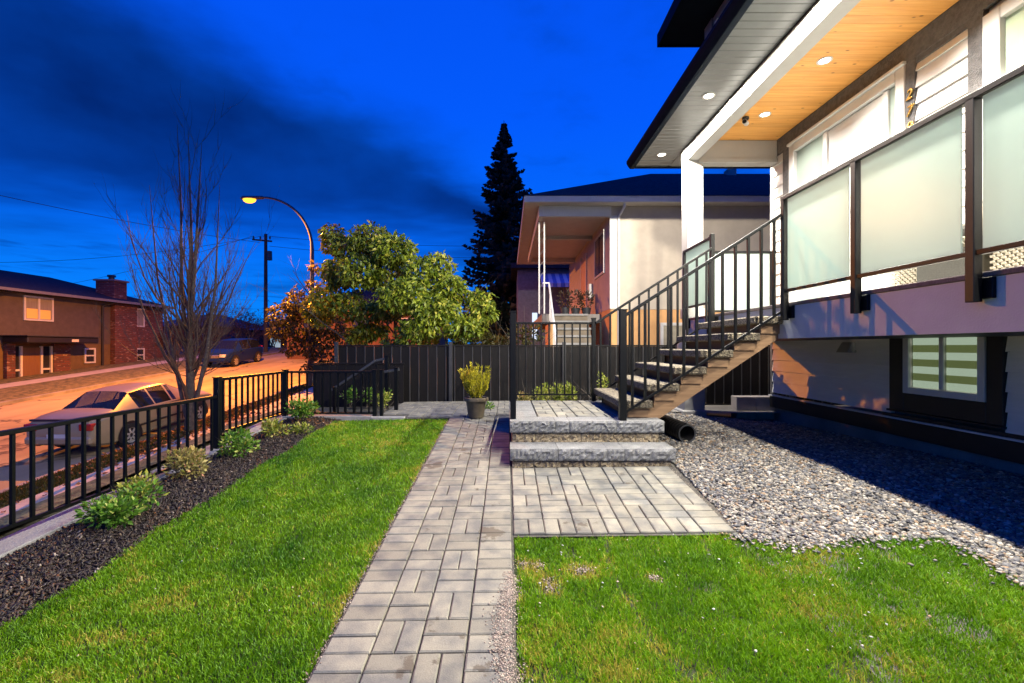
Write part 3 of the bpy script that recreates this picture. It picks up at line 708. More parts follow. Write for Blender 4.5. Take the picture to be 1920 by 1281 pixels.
for a, b in ((4.442, 4.798), (4.852, 5.195)): bx('pane', GLASSD, w2, XW-.03, XW-.027, a, b, 1.137, 1.72)
# house numbers
Rn = Matrix(((0, 0, -1), (-1, 0, 0), (0, 1, 0)))
for ch, z in (('2', 4.425), ('7', 4.235), ('9', 4.05)):
    cu = bpy.data.curves.new('house_number', 'FONT'); cu.body = ch; cu.size = .165; cu.extrude = .007; cu.bevel_depth = .0015; cu.shear = .25; cu.align_x = 'CENTER'
    tmp = bpy.data.objects.new('house_number', cu); me = bpy.data.meshes.new_from_object(tmp); bpy.data.objects.remove(tmp)
    o = bpy.data.objects.new('house_number', me); C.objects.link(o); me.materials.clear(); me.materials.append(GOLD)
    o.parent = house; o.rotation_euler = Rn.to_euler(); o.location = Vector((XW-.052, 5.205, z)) - house.location
# vent hood under the deck
vm = MB(); vm.hexa([(4.50,6.03,1.52),(XW-.01,6.03,1.52),(XW-.01,6.25,1.52),(4.50,6.25,1.52),(4.57,6.05,1.66),(XW-.01,6.05,1.66),(XW-.01,6.23,1.66),(4.57,6.23,1.66)])
vm.build('vent_hood', mat('vent_plastic', (.42, .40, .36), .5, .1), house, .008)
# deck
XD = 3.06
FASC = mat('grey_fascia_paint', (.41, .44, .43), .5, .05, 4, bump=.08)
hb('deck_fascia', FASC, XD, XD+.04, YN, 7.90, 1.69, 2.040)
hb('deck_joists', BLKTRIM, XD+.042, XW-.05, YN, 7.90, 1.694, 2.040)
hb('deck_fascia', WHITE, XD, XW, 7.903, 7.94, 1.69, 2.040)
hb('deck', mat('deck_membrane', (.115, .090, .085), .7, .25, 20, bump=.4), XD-.012, XW-.045, YN, 7.955, 2.043, 2.078, .004)
hb('deck_bounce_floor', mat('pale_deck_bounce', (.60, .58, .54), .6, .06, 6), XD+.02, XW-.046, YN, 7.75, 2.0785, 2.084)  # unseen deck top made pale to bounce lamp light onto the ceiling
# column, pedestal, beam
cx0, cx1, cy0, cy1 = 3.065, 3.335, 7.755, 8.02
COLW = mat('column_paint', (.28, .278, .27), .5, .07, 2.5, bump=.06)
hb('column', COLW, cx0, cx1, cy0, cy1, 2.086, 4.779, .006)
COLW = mat('column_paint', (.28, .278, .27), .5, .07, 2.5, bump=.06)
hb('column', COLW, cx0-.06, cx1+.02, cy0-.02, cy1+.06, .2, 1.688, .006)
hb('column_base', COLW, cx0-.12, cx1+.04, cy0-.06, cy1+.1, .2, .52, .02)
hb('column_base', COLW, cx0-.02, cx1+.02, cy0-.02, cy1+.02, 2.088, 2.25, .01)
hb('beam', COLW, 3.06, 3.25, YN, 8.02, 4.782, 5.02, .004)
hb('beam', COLW, 3.253, XW-.045, 7.755, 7.94, 4.735, 5.118, .004)
hb('beam_trim', COLW, 3.253, XW-.045, 7.735, 7.752, 4.735, 4.80)
# porch ceiling: pine boards
hb('ceiling', BLKTRIM, 3.25, XW+.02, YN, 7.95, 5.145, 5.2)
y = 1.2
pl = None
while y < 7.72:
    if pl is None: pl = bx('ceiling_plank', PINE, house, 3.25, XW-.045, y+.0015, y+.1285, 5.125, 5.140)
    else:
        o = pl.copy(); C.objects.link(o); o.location = (0, y-1.2, 0)
    y += .13
hb('ceiling', BLKTRIM, 3.2, 4.7, YN, 1.19, 5.12, 5.14)
# soffit slats, gutter, roof
sl = None; y = .6
while y < 8.62:
    if sl is None: sl = MB().hexa([(2.42,y+.001,5.022),(3.058,y+.001,5.022),(3.058,y+.116,5.022),(2.42,y+.116,5.022),(2.42,y+.001,5.04),(3.058,y+.001,5.04),(3.058,y+.116,5.04),(2.42,y+.116,5.04)]).build('soffit_slat', SOFFIT, house, .006)
    else:
        o = sl.copy(); C.objects.link(o); o.location = (0, y-.6, random.uniform(-.001, .001))
    y += .1195
hb('soffit', SOFFIT, 2.42, 3.058, YN, .595, 5.022, 5.04)
hb('soffit', SOFFIT, 3.06, XW+2, 8.03, 8.66, 5.022, 5.04)
hb('soffit_backing', BLKTRIM, 2.42, 3.2, YN, 8.66, 5.041, 5.06); hb('soffit_backing', BLKTRIM, 3.201, XW+2, 8.03, 8.66, 5.041, 5.06)
g = MB(); prof = [(2.42, 5.0), (2.34, 5.0), (2.30, 5.05), (2.275, 5.10), (2.275, 5.15), (2.42, 5.15)]
g.prism([(a, YN, b) for a, b in prof], (0, 8.72-YN, 0)); gut = g.build('gutter', NAVY, house, .004)
hb('eave_fascia', NAVY, 2.42, XW+2, 8.66, 8.70, 5.0, 5.18)
MB().hexa([(2.40,YN,5.16),(5.2,YN,5.75),(5.2,8.72,5.75),(2.40,8.72,5.16),(2.40,YN,5.19),(5.2,YN,5.8),(5.2,8.72,5.8),(2.40,8.72,5.19)]).build('roof', SHINGLE, house)
# upper storey
XU = 4.0
hb('wall', mat('blue_grey_panel', (.20, .23, .27), .6, .1), XU, 11, YN, 9.15, 5.35, 8.1)
hb('corner_trim', mat('blue_grey_trim', (.16, .20, .26), .6, .1), XU-.03, XU+.1, 8.86, 9.18, 5.35, 8.0)
uw = hb('window', WHITE, XU-.05, XU, 8.58, 8.70, 5.9, 7.8, .005)
for a in ((XU-.05, XU, 7.0, 7.12, 5.9, 7.8), (XU-.05, XU, 7.125, 8.575, 5.9, 6.02)): MB().box(*a).build('frame', WHITE, uw, .005)
bx('pane', emit('upper_pane', (.50, .60, .42), .55), uw, XU-.02, XU-.012, 7.125, 8.575, 6.02, 7.8)
hb('soffit', NAVY, 3.22, 11, YN, 9.65, 8.0, 8.04)
hb('eave_fascia', NAVY, 3.18, 3.22, YN, 9.69, 7.97, 8.2); hb('eave_fascia', NAVY, 3.22, 11, 9.65, 9.69, 7.97, 8.2)
MB().hexa([(3.18,YN,8.2),(7.5,YN,9.6),(7.5,9.69,9.6),(3.18,9.69,8.2),(3.18,YN,8.24),(7.5,YN,9.64),(7.5,9.69,9.64),(3.18,9.69,8.24)]).build('roof', SHINGLE, house)
# pot lights
GLOW = emit('downlight_glow', (1.0, .93, .80), 30.0)
def downlight(x, y, z):
    o = MB().lathe([(.085, -.001), (.085, -.009), (.062, -.012), (.058, -.004)], 24, (x, y, z)).build('downlight', WHITE, house, smooth_=True)
    MB().lathe([(.0005, -.005), (.058, -.005)], 24, (x, y, z)).build('bulb', GLOW, o)
for y in SOFFIT_Y[:4]: downlight(2.74, y, 5.022)
for y in CEIL_Y[:4]: downlight(3.9, y, 5.125)

# camera under the ceiling
sc_ = thing('security_camera', 'small white bullet security camera under the pine porch ceiling', 'camera', (3.66, 7.0, 5.1))
cm = mat('camera_plastic', (.55, .55, .55), .35, .05)
MB().lathe([(.0005, 0), (.05, 0), (.05, -.03), (.0005, -.035)], 16, (3.66, 7.0, 5.124)).build('mount', DKMETAL, sc_, smooth_=True)
MB().tube([(3.66, 7.0, 5.10), (3.66, 6.98, 5.04)], .014, 8).build('arm', DKMETAL, sc_)
MB().tube([(3.70, 7.05, 5.055), (3.58, 6.88, 5.005)], .036, 14).build('camera_body', cm, sc_, smooth_=True)
MB().tube([(3.583, 6.884, 5.006), (3.572, 6.868, 5.001)], .028, 14).build('lens', BLKTRIM, sc_)

# glass balustrade
gr = thing('glass_railing', 'frosted glass porch railing with black posts along the deck edge', 'railing', (3.0, 3.9, 2.1), 'frosted glass balustrades')
XR = 3.0
def gpost(root, x, y, bracket=True, z0=1.885, z1=3.20):
    p = MB().box(x-.03, x+.03, y-.03, y+.03, z0, z1).build('post', BLACK, root, .004)
    if bracket: MB().box(x+.031, XD-.001, y-.085, y+.02, z0+.02, z0+.155).build('bracket', BLACK, p, .003)
    return p
PY = [4.93, 3.92, 2.93, 1.94, .95]
for y in PY: gpost(gr, XR, y)
MB().bar((XR, PY[0]+.035, 3.205), (XR, PY[-1], 3.205), .06, .045).build('top_rail', BLACK, gr, .005)
for a, b in zip(PY, PY[1:]):
    MB().bar((XR, a-.032, 2.20), (XR, b+.032, 2.20), .038, .034).build('bottom_rail', BLACK, gr, .003)
    gp = MB().box(XR-.004, XR+.004, b+.075, a-.06, 2.219, 3.18).build('glass_panel', FROST, gr)
gr2 = thing('glass_railing', 'short frosted glass railing panel beyond the head of the stairs', 'railing', (3.0, 7.2, 2.1), 'frosted glass balustrades')
gpost(gr2, XR, 6.68, z1=3.25); gpost(gr2, XR, 7.71, z1=3.20)
MB().bar((XR, 6.71, 3.205), (XR, 7.74, 3.205), .05, .04).build('top_rail', BLACK, gr2, .004)
MB().bar((XR, 6.715, 2.25), (XR, 7.68, 2.25), .035, .032).build('bottom_rail', BLACK, gr2)
MB().box(XR-.004, XR+.004, 6.74, 7.65, 2.268, 3.183).build('glass_panel', FROST, gr2)
gr3 = thing('glass_railing', 'frosted glass railing across the far end of the porch deck', 'railing', (3.9, 7.72, 2.1), 'frosted glass balustrades')
MB().bar((3.38, 7.72, 3.20), (4.55, 7.72, 3.20), .05, .04).build('top_rail', BLACK, gr3, .004)
MB().bar((3.38, 7.72, 2.20), (4.55, 7.72, 2.20), .035, .032).build('bottom_rail', BLACK, gr3)
MB().box(3.40, 4.44, 7.716, 7.724, 2.219, 3.178).build('glass_panel', FROST, gr3)
gpost(gr3, 4.49, 7.72, False, 2.086, 3.178)

# wicker seats on the deck
WICK = mat('white_wicker', (.55, .50, .42), .6, .15, 40)
def wicker(y0, y1, lab, dark=None):
    t = thing('wicker_seat', lab, 'armchair', (3.9, (y0+y1)/2, 2.085), 'wicker seats on the porch')
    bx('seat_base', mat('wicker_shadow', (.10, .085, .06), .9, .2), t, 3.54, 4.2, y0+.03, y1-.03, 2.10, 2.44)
    fr = mat('dark_cushion', (.035, .033, .028), .9, .3, 90, bump=1, bscale=200)
    z = 2.10; r = 0
    while z < 2.44:      # woven strands: short bowed pieces, row by row
        mb = MB(); n = int((y1-y0)/.05); ph = (r % 2)*.025
        for i in range(n):
            a = y0+.01+i*.05+ph
            mb.hexa([(3.520,a,z),(3.536,a,z),(3.536,a+.036,z),(3.520,a+.036,z),(3.512,a+.006,z+.017),(3.536,a+.004,z+.017),(3.536,a+.032,z+.017),(3.512,a+.030,z+.017)])
        mb.build('wicker_strand', WICK, t); z += .021; r += 1
    bx('arm_rest', WICK, t, 3.5, 4.2, y0, y0+.08, 2.44, 2.62, .02); bx('arm_rest', WICK, t, 3.5, 4.2, y1-.08, y1, 2.44, 2.62, .02)
    bx('backrest', WICK, t, 4.12, 4.25, y0+.08, y1-.08, 2.44, 2.85, .03)
    bx('seat_cushion', fr, t, 3.56, 4.12, y0+.085, y1-.085, 2.44, 2.55, .03)
    if dark: bx('footrest', fr, t, 3.47, 3.50, dark[0], dark[1], 2.10, 2.36)
    return t
wicker(2.2, 3.35, 'white wicker armchair behind the glass nearest the big window')
wicker(3.4, 4.15, 'white wicker armchair with a dark mat leaning in front', (3.42, 3.86))

# corrugated drain pipe
dp = thing('drain_pipe', 'black corrugated drain pipe lying open ended on the gravel beside the steps', 'pipe', (2.12, 5.6, .4))
A, B = Vector((2.15, 5.45, .555)), Vector((2.06, 6.15, .585))
n = 44; mbp = MB(); pts = [A.lerp(B, i/n) for i in range(n+1)]
mbp.tube(pts, [.108 + (.007 if (i//2) % 2 else 0) for i in range(n+1)], 24, cap=False)
mbp.build('pipe_wall', mat('black_plastic', (.010, .010, .011), .45, .2), dp, smooth_=True, ang=60)
mbi = MB(); mbi.tube(pts, [.096]*(n+1), 24, cap=False); mbi.build('pipe_lining', mat('black_plastic'  , (0,0,0)), dp, smooth_=True)
mbr = MB(); d = (A-B).normalized()
mbr.tube([A, A+d*.006], [.113, .110], 24, cap=False); mbr.tube([A+d*.006, A+d*.001], [.110, .094], 24, cap=False); mbr.build('rim', DKMETAL, dp, smooth_=True)
# low block wall at the corner of the house
lb = thing('block_wall', 'low pale concrete block kerb by the far corner of the house', 'wall', (4.4, 8.2, .4))
for a, b in ((4.02, 4.36), (4.363, 4.75)): bx('block', mat('pale_block', (.42, .37, .32), .9, .15, 6, bump=.5), lb, a, b, 7.99, 8.2, .3, .72, .008)

# ------------------------------------------------------------------ back fence of dark boards
FENCEM = mat('dark_fence_board', (.0045, .0038, .004), .6, .35, 5, spec=.2, bump=.2, bscale=50, objrand=.25, stretch=(6, 6, 1))
FENCEP = mat('fence_batten', (.030, .030, .031), .4, .25, 6, objrand=.3)
bf = thing('board_fence', 'long dark vertical board fence across the back of the yard', 'fence', (.9, 8.8, .5))
YF = 8.80
x = -3.27; brd = bat = None
while x < 7.2:
    z0 = .50
    if brd is None:
        brd = MB().box(x, x+.152, YF, YF+.02, z0, 1.60).build('board', FENCEM, bf, .003)
        bat = MB().box(x+.153, x+.170, YF-.012, YF+.01, z0+.02, 1.60).build('batten', FENCEP, bf, .002)
    else:
        for o0 in (brd, bat):
            o = o0.copy(); C.objects.link(o); o.location = (x+3.27, random.uniform(-.003, .003), 0)
    x += .1735
for xp in (-3.30, -1.10, 1.085, 3.27, 5.46):
    MB().box(xp-.035, xp+.035, YF-.06, YF-.013, .45, 1.69).build('post', FENCEP, bf, .004)
MB().box(-3.30, 7.2, YF-.012, YF+.03, 1.602, 1.632).build('cap_rail', FENCEM, bf, .004)
MB().box(-3.30, 7.2, YF-.013, YF+.03, .46, .50).build('kick_board', FENCEM, bf)
bf2 = thing('board_fence', 'low dark board fence where the back fence steps down to the street', 'fence', (-3.5, 8.6, .5))
x = -3.66; q = None
for i in range(11):
    if q is None: q = MB().box(x, x+.15, 8.55, 8.57, .15, 1.26).build('board', FENCEM, bf2, .003)
    else:
        o = q.copy(); C.objects.link(o); o.location = (i*.155, 0, 0)
MB().box(-3.68, -1.95, 8.535, 8.59, 1.262, 1.292).build('cap_rail', FENCEM, bf2, .004)

# ------------------------------------------------------------------ foliage tools
def leaves_mesh(name, P, D, L_, W_, m, parent, rnd=None, fold=.25):
    """P (n,3) bases, D (n,3) unit directions; a folded rhombic leaf each: 2 quads-as-tris"""
    n = len(P); D = D/np.linalg.norm(D, axis=1, keepdims=True)
    r = rng.normal(size=(n, 3)); Sx = np.cross(D, r); Sx /= np.linalg.norm(Sx, axis=1, keepdims=True)+1e-9
    Nn = np.cross(Sx, D)
    L_ = np.broadcast_to(L_, (n,))[:, None]; W_ = np.broadcast_to(W_, (n,))[:, None]
    a = P; c = P + D*L_ - Nn*L_*.12; mid = P + D*L_*.45
    l = mid + Sx*W_*.5 + Nn*W_*fold; rr = mid - Sx*W_*.5 + Nn*W_*fold
    V = np.stack([a, l, c, rr], 1).reshape(-1, 3); i = np.arange(n)*4
    F = np.concatenate([np.stack([i, i+1, i+2], 1), np.stack([i, i+2, i+3], 1)])
    rn = np.repeat(rng.random(n) if rnd is None else rnd, 4)
    if parent is not None: V = V - np.array(origin_of(parent))
    o = np_mesh(name, V, [F], m, parent, rnd=rn); return o
def blob_points(n, blobs, shell=.55):
    """points spread through ellipsoids (cx,cy,cz,rx,ry,rz), denser towards the outside"""
    w_ = np.array([b[3]*b[4]*b[5] for b in blobs])**.8; w_ /= w_.sum()
    k = rng.choice(len(blobs), n, p=w_); B = np.array(blobs)[k]
    d = rng.normal(size=(n, 3)); d /= np.linalg.norm(d, axis=1, keepdims=True)
    r = (shell**3 + (1-shell**3)*rng.random(n))**(1/3)
    return B[:, :3] + d*B[:, 3:]*r[:, None], d
def grow(mb, p, d, length, r, depth, spread, up=.15, segs=4, kids=(3, 5), twigs=None, n=5, shrink=.62, jitter=.12, start=.3):
    pts = [Vector(p)]; d = Vector(d).normalized()
    for i in range(segs):
        d = (d + Vector((random.gauss(0, jitter), random.gauss(0, jitter), random.gauss(0, jitter*.6)+up*.2))).normalized()
        pts.append(pts[-1] + d*length/segs)
    rad = [r*(1-.72*i/segs) for i in range(segs+1)]
    mb.tube(pts, rad, n if depth > 1 else 3, cap=False)
    if twigs is not None and depth <= 1: twigs += [(q, d.copy()) for q in pts[1:]]
    if depth <= 0: return
    for k in range(random.randint(*kids)):
        t = random.uniform(start, .98); i = min(segs-1, int(t*segs)); f_ = t*segs-i
        q = pts[i].lerp(pts[i+1], f_)
        ax = Vector((random.gauss(0, 1), random.gauss(0, 1), random.gauss(0, .3)))
        dd = (pts[i+1]-pts[i]).normalized()
        nd = (dd + ax.normalized()*spread + Vector((0, 0, up))).normalized()
        grow(mb, q, nd, length*shrink*random.uniform(.7, 1.15), max(.0025, rad[i]*.6), depth-1, spread, up, segs, kids, twigs, n, shrink, jitter, start)

SHRUB_G = leaf_mat('shrub_leaf_green', (.04, .13, .012), (.16, .32, .03), (.48, .50, .12))
SHRUB_Y = leaf_mat('shrub_leaf_variegated', (.10, .17, .018), (.38, .40, .06), (.62, .52, .20))
SHRUB_P = leaf_mat('shrub_leaf_blush', (.16, .17, .03), (.48, .40, .14), (.58, .27, .16))
def shrub(x, y, wd, ht, m, lab, n=260, leaf=.045, group='small shrubs in the mulch bed'):
    n = int(n*1.7); leaf *= 1.12
    z = yard(x, y)
    t = thing('shrub', lab, 'shrub', (x, y, z), group)
    mb = MB(); tw = []
    for k in range(7):
        a = random.uniform(0, 6.28); grow(mb, (x+random.gauss(0, .02), y+random.gauss(0, .02), z-.02), (math.cos(a)*.7, math.sin(a)*.7, 1.0), ht*.85, .006, 1, .6, .1, 3, (2, 3), tw, 4)
    mb.build('stem', BARK, t)
    blobs = [(x+random.gauss(0, wd*.22), y+random.gauss(0, wd*.22), z+ht*random.uniform(.35, .75), wd*.24, wd*.24, ht*.26) for _ in range(9)]
    P, D = blob_points(n, blobs, .3)
    P[:, 2] = np.maximum(P[:, 2], z+.02)
    D = D + np.array([0, 0, .35]) + rng.normal(scale=.35, size=D.shape)
    leaves_mesh('foliage', P, D, rng.uniform(.7, 1.25, n)*leaf, rng.uniform(.7, 1.2, n)*leaf*.55, m, t)
shrub(-2.98, 3.42, .43, .29, SHRUB_G, 'variegated green shrub in front of the nearest stretch of fence', 420)
shrub(-3.12, 3.86, .30, .26, SHRUB_Y, 'small yellowish shrub touching the nearest green shrub', 170)
shrub(-3.07, 4.40, .40, .29, SHRUB_P, 'pink tinged pale shrub before the tall fence post', 330)
shrub(-2.98, 5.02, .36, .31, SHRUB_G, 'green shrub at the foot of the tall fence post', 340)
shrub(-2.98, 5.78, .28, .26, SHRUB_Y, 'yellow leaved shrub behind the tall fence post', 210)
shrub(-2.70, 6.00, .20, .15, SHRUB_Y, 'tiny yellow plant at the edge of the lawn', 90)
shrub(-2.98, 6.58, .46, .36, SHRUB_G, 'glossy dark green shrub in the fence corner', 380)
shrub(-2.05, 7.45, .18, .36, SHRUB_Y, 'narrow yellow shrub between the handrail posts', 160, group='small shrubs by the back fence')
for i, (x, h_) in enumerate(((.30, .34), (.52, .48), (.78, .46), (1.02, .50))):
    shrub(x, 7.25+.04*(i % 2), .26, h_, (SHRUB_P, SHRUB_Y, SHRUB_Y, SHRUB_Y)[i], ('low reddish plant seen through the first gaps of the landing railing', 'yellow green plant second along behind the landing railing', 'yellow green plant in the middle behind the landing railing', 'yellow green plant nearest the stairs behind the landing railing')[i], 190, .05, 'small shrubs by the back fence')
shrub(1.52, 7.25, .17, .68, SHRUB_Y, 'upright yellow plant with a red tip behind the stair foot', 170, .045, 'small shrubs by the back fence')
for i, (x, h_) in enumerate(((-2.85, .36), (-2.55, .40), (-2.28, .34))):
    shrub(x, 8.25, .26, h_, SHRUB_G, ('dark small plant by the low handrail end', 'dark small plant under the middle of the handrail', 'dark small plant near the handrail top')[i], 110, .05, 'small shrubs by the back fence')

# potted golden conifer
pz = yard(-.47, 6.75)+.024
pp = thing('potted_plant', 'golden upright conifer in a round brown pot on the paving', 'potted plant', (-.47, 6.75, pz))
POT = mat('pot_glaze', (.105, .085, .055), .5, .35, 7)
MB().lathe([(.0005, .0), (.105, 0), (.115, .02), (.150, .24), (.152, .245), (.182, .25), (.186, .262), (.184, .295), (.172, .30), (.158, .292), (.150, .255), (.0005, .25)], 32, (-.47, 6.75, pz)).build('pot', POT, pp, smooth_=True)
MB().lathe([(.0005, .262), (.150, .256)], 20, (-.47, 6.75, pz)).build('soil', MULCH, pp)
mb = MB()
P = []; D = []
for k in range(62):
    a = random.uniform(0, 6.28); t = random.random()**.6; lean = .32*t
    base = Vector((-.47+.05*math.cos(a)*t, 6.75+.05*math.sin(a)*t, pz+.27)); hh = random.uniform(.30, .60)*(1-.25*t)
    tip = base + Vector((math.cos(a)*(lean*hh+.06*t), math.sin(a)*(lean*hh+.06*t), hh)); mid = base.lerp(tip, .5) + Vector((math.cos(a)*.035*t, math.sin(a)*.035*t, 0))
    mb.tube([base, mid, tip], [.004, .003, .001], 3, cap=False)
    for j in range(46):
        s_ = random.uniform(.06, 1); q = base.lerp(mid, s_*2) if s_ < .5 else mid.lerp(tip, s_*2-1)
        P.append(q); D.append((tip-base).normalized()*1.1 + Vector((random.gauss(0, .5), random.gauss(0, .5), random.gauss(0, .3))))
mb.build('stem', BARK, pp)
P = np.array(P); D = np.array(D)
leaves_mesh('foliage', P, D, rng.uniform(.03, .06, len(P)), .016, leaf_mat('golden_conifer', (.28, .29, .015), (.74, .66, .045), (.85, .74, .10)), pp)
shrub(-.33, 7.6, .3, .12, SHRUB_G, 'low dark ground plant behind the brown pot', 60, .04, 'small shrubs by the back fence')

# ------------------------------------------------------------------ neighbour's glossy leaved tree behind the fence
def tree_small(name, lab, x, y, zg, blobs, n, leaf, m, stems, seed, droop=.9, group=None):
    random.seed(seed)
    t = thing(name, lab, 'tree', (x, y, zg), group); mb = MB(); tw = []
    for s_ in stems: grow(mb, (x+s_[3], y, zg), (s_[0], s_[1], 1), s_[2], s_[4], 3, .75, .1, 5, (3, 4), tw, 7)
    mb.build('trunk', BARK, t, smooth_=True)
    P, D = blob_points(n, blobs, .45)
    D = D*.55 + np.array([0, 0, -droop]) + rng.normal(scale=.62, size=D.shape)
    leaves_mesh('crown', P, D, rng.uniform(.7, 1.3, n)*leaf, rng.uniform(.75, 1.2, n)*leaf*.50, m, t)
    return t
def W(px_, py_, Y): return ((px_-CX)*Y/FPX, Y, H-(py_-CY)*Y/FPX)
MAG = leaf_mat('magnolia_leaf', (.055, .105, .008), (.30, .36, .03), (.56, .50, .08), .35, .35)
random.seed(21)
bl = []
for (a, b, rx, rz, dy) in ((640,455,40,32,.4),(690,455,55,38,.2),(745,470,55,40,0),(800,500,48,40,.3),(850,540,45,38,0),(890,570,32,32,.2),(640,510,45,40,0),(700,520,60,42,-.4),(760,540,60,40,-.5),(820,575,55,36,-.4),(650,570,45,38,-.2),(710,590,48,26,-.4),(865,610,45,28,-.3),(780,610,48,24,-.5),(610,600,36,36,.2),(900,560,20,26,0),(665,628,36,22,.1),(690,622,40,20,-.3),(790,632,34,16,-.3),(740,632,30,14,.2),(840,630,26,16,0),(620,440,26,24,.5),(885,625,26,18,0)):
    for _ in range(2):
        c = W(a+random.gauss(0, 12), b+random.gauss(0, 8), (Yt := lerp(12.9, 11.0, smooth((a-655)/140)))+dy*.7+random.gauss(0, .3)); k = Yt/FPX*.72
        bl.append((*c, rx*k, rx*k*1.1, rz*k))
tx, ty, tz = W(735, 700, 12.9)
tree_small('leafy_tree', 'broad yellow green leafy tree behind the dark board fence', tx, ty, yard(tx, 12.9), bl, 17500, .138, MAG,
           [(-.7, 0, 2.4, -.05, .05), (-.2, .1, 2.9, 0, .06), (.15, -.1, 2.8, .05, .055), (.75, 0, 2.7, .1, .05), (1.2, .1, 2.2, .1, .04), (.5, .3, 2.6, 0, .05), (-1.2, .1, 2.1, -.1, .04)], 5)
# street tree with brown leaves under the lamp
random.seed(31); bl = []
for (a, b, r_) in ((560,570,36),(530,590,34),(600,580,36),(570,615,40),(620,610,36),(525,620,26),(590,650,34),(640,640,30),(588,500,13),(590,535,18),(556,545,14),(545,650,22),(610,670,20),(575,690,14)):
    c = W(a, b, 20.2+random.gauss(0, .4)); k = 20.2/FPX*.8; bl.append((*c, r_*k, r_*k, r_*k*.85))
sx, sy = -8.95, 20.5
BRN = leaf_mat('brown_leaf', (.028, .032, .008), (.085, .075, .016), (.16, .11, .03), .35)
tree_small('street_tree', 'brown leaved young street tree standing under the street lamp', sx, sy, terrain(sx, sy)+.1, bl, 3300, .20, BRN, [(.05, 0, 3.6, 0, .13), (-.1, .05, 4.2, .02, .10)], 9, group=None)

# bare multi stemmed tree at the kerb
random.seed(14)
tx, ty = -9.05, 12.95; tz = terrain(tx, ty)+.08
bt = thing('bare_tree', 'tall bare leafless tree with upright twigs beside the pale sedan', 'tree', (tx, ty, tz))
BTW = mat('bare_twig', (.075, .045, .03), .8, .3, 12)
tr_ = MB(); tr_.tube([(tx, ty, tz-.1), (tx+.02, ty, tz+1.2), (tx-.02, ty, tz+2.6), (tx+.05, ty, tz+4.2), (tx+.03, ty, tz+6.0), (tx-.12, ty+.1, tz+8.6)], [.15, .11, .09, .065, .032, .005], 9)
tr_.tube([(tx-.02, ty, tz+2.6), (tx+.2, ty-.1, tz+4.4), (tx+.30, ty-.1, tz+6.2), (tx+.34, ty, tz+8.2)], [.05, .045, .028, .005], 7)
tr_.tube([(tx, ty, tz+1.8), (tx-.3, ty+.1, tz+4.0), (tx-.32, ty+.1, tz+6.4), (tx-.36, ty, tz+8.7)], [.055, .045, .026, .005], 7)
tr_.tube([(tx+.1, ty, tz+.5), (tx+.55, ty-.1, tz+2.2), (tx+.8, ty-.1, tz+4.2), (tx+.85, ty, tz+7.0)], [.06, .05, .03, .005], 7)
tr_.tube([(tx-.1, ty, tz+.4), (tx-.6, ty+.1, tz+2.4), (tx-1.0, ty+.1, tz+4.4), (tx-1.15, ty, tz+7.0)], [.055, .045, .026, .005], 7)
tr_.build('trunk', BARK, bt, smooth_=True)
br = MB()
def ubranch(p, d, L_, r, depth):
    segs = 6; pts = [Vector(p)]; d = Vector(d).normalized()
    for i in range(segs):
        d = (d + Vector((random.gauss(0, .12), random.gauss(0, .12), .15))).normalized(); pts.append(pts[-1]+d*L_/segs)
    rad = [r*(1-.85*i/segs) for i in range(segs+1)]; br.tube(pts, rad, 5 if r > .02 else 3, cap=False)
    if depth == 0: return
    for k in range(5 if depth == 2 else 6):
        i = random.randint(1, segs-1); a = random.uniform(0, 6.28)
        ubranch(pts[i], (pts[i+1]-pts[i]).normalized() + Vector((math.cos(a)*.55, math.sin(a)*.55, .05)), L_*random.uniform(.35, .6), max(.005, rad[i]*.55), depth-1)
for k in range(29):
    z0 = random.uniform(.5, 5.2); a = random.uniform(0, 6.28); sp_ = random.uniform(.35, .85)
    ubranch((tx, ty, tz+z0), (math.cos(a)*sp_, math.sin(a)*sp_, .9), random.uniform(2.4, 4.0)*(1.0 if z0 < 3 else .85), .05-.006*z0, 2)
for k in range(14):      # tangle of drooping old twigs low in the crown
    z0 = random.uniform(1.2, 3.4); a = random.uniform(0, 6.28)
    mbp_ = [Vector((tx, ty, tz+z0))]
    ubranch(mbp_[0], (math.cos(a)*1.2, math.sin(a)*1.2, .15), random.uniform(1.2, 2.4), .018, 2)
br.build('branches', BTW, bt)

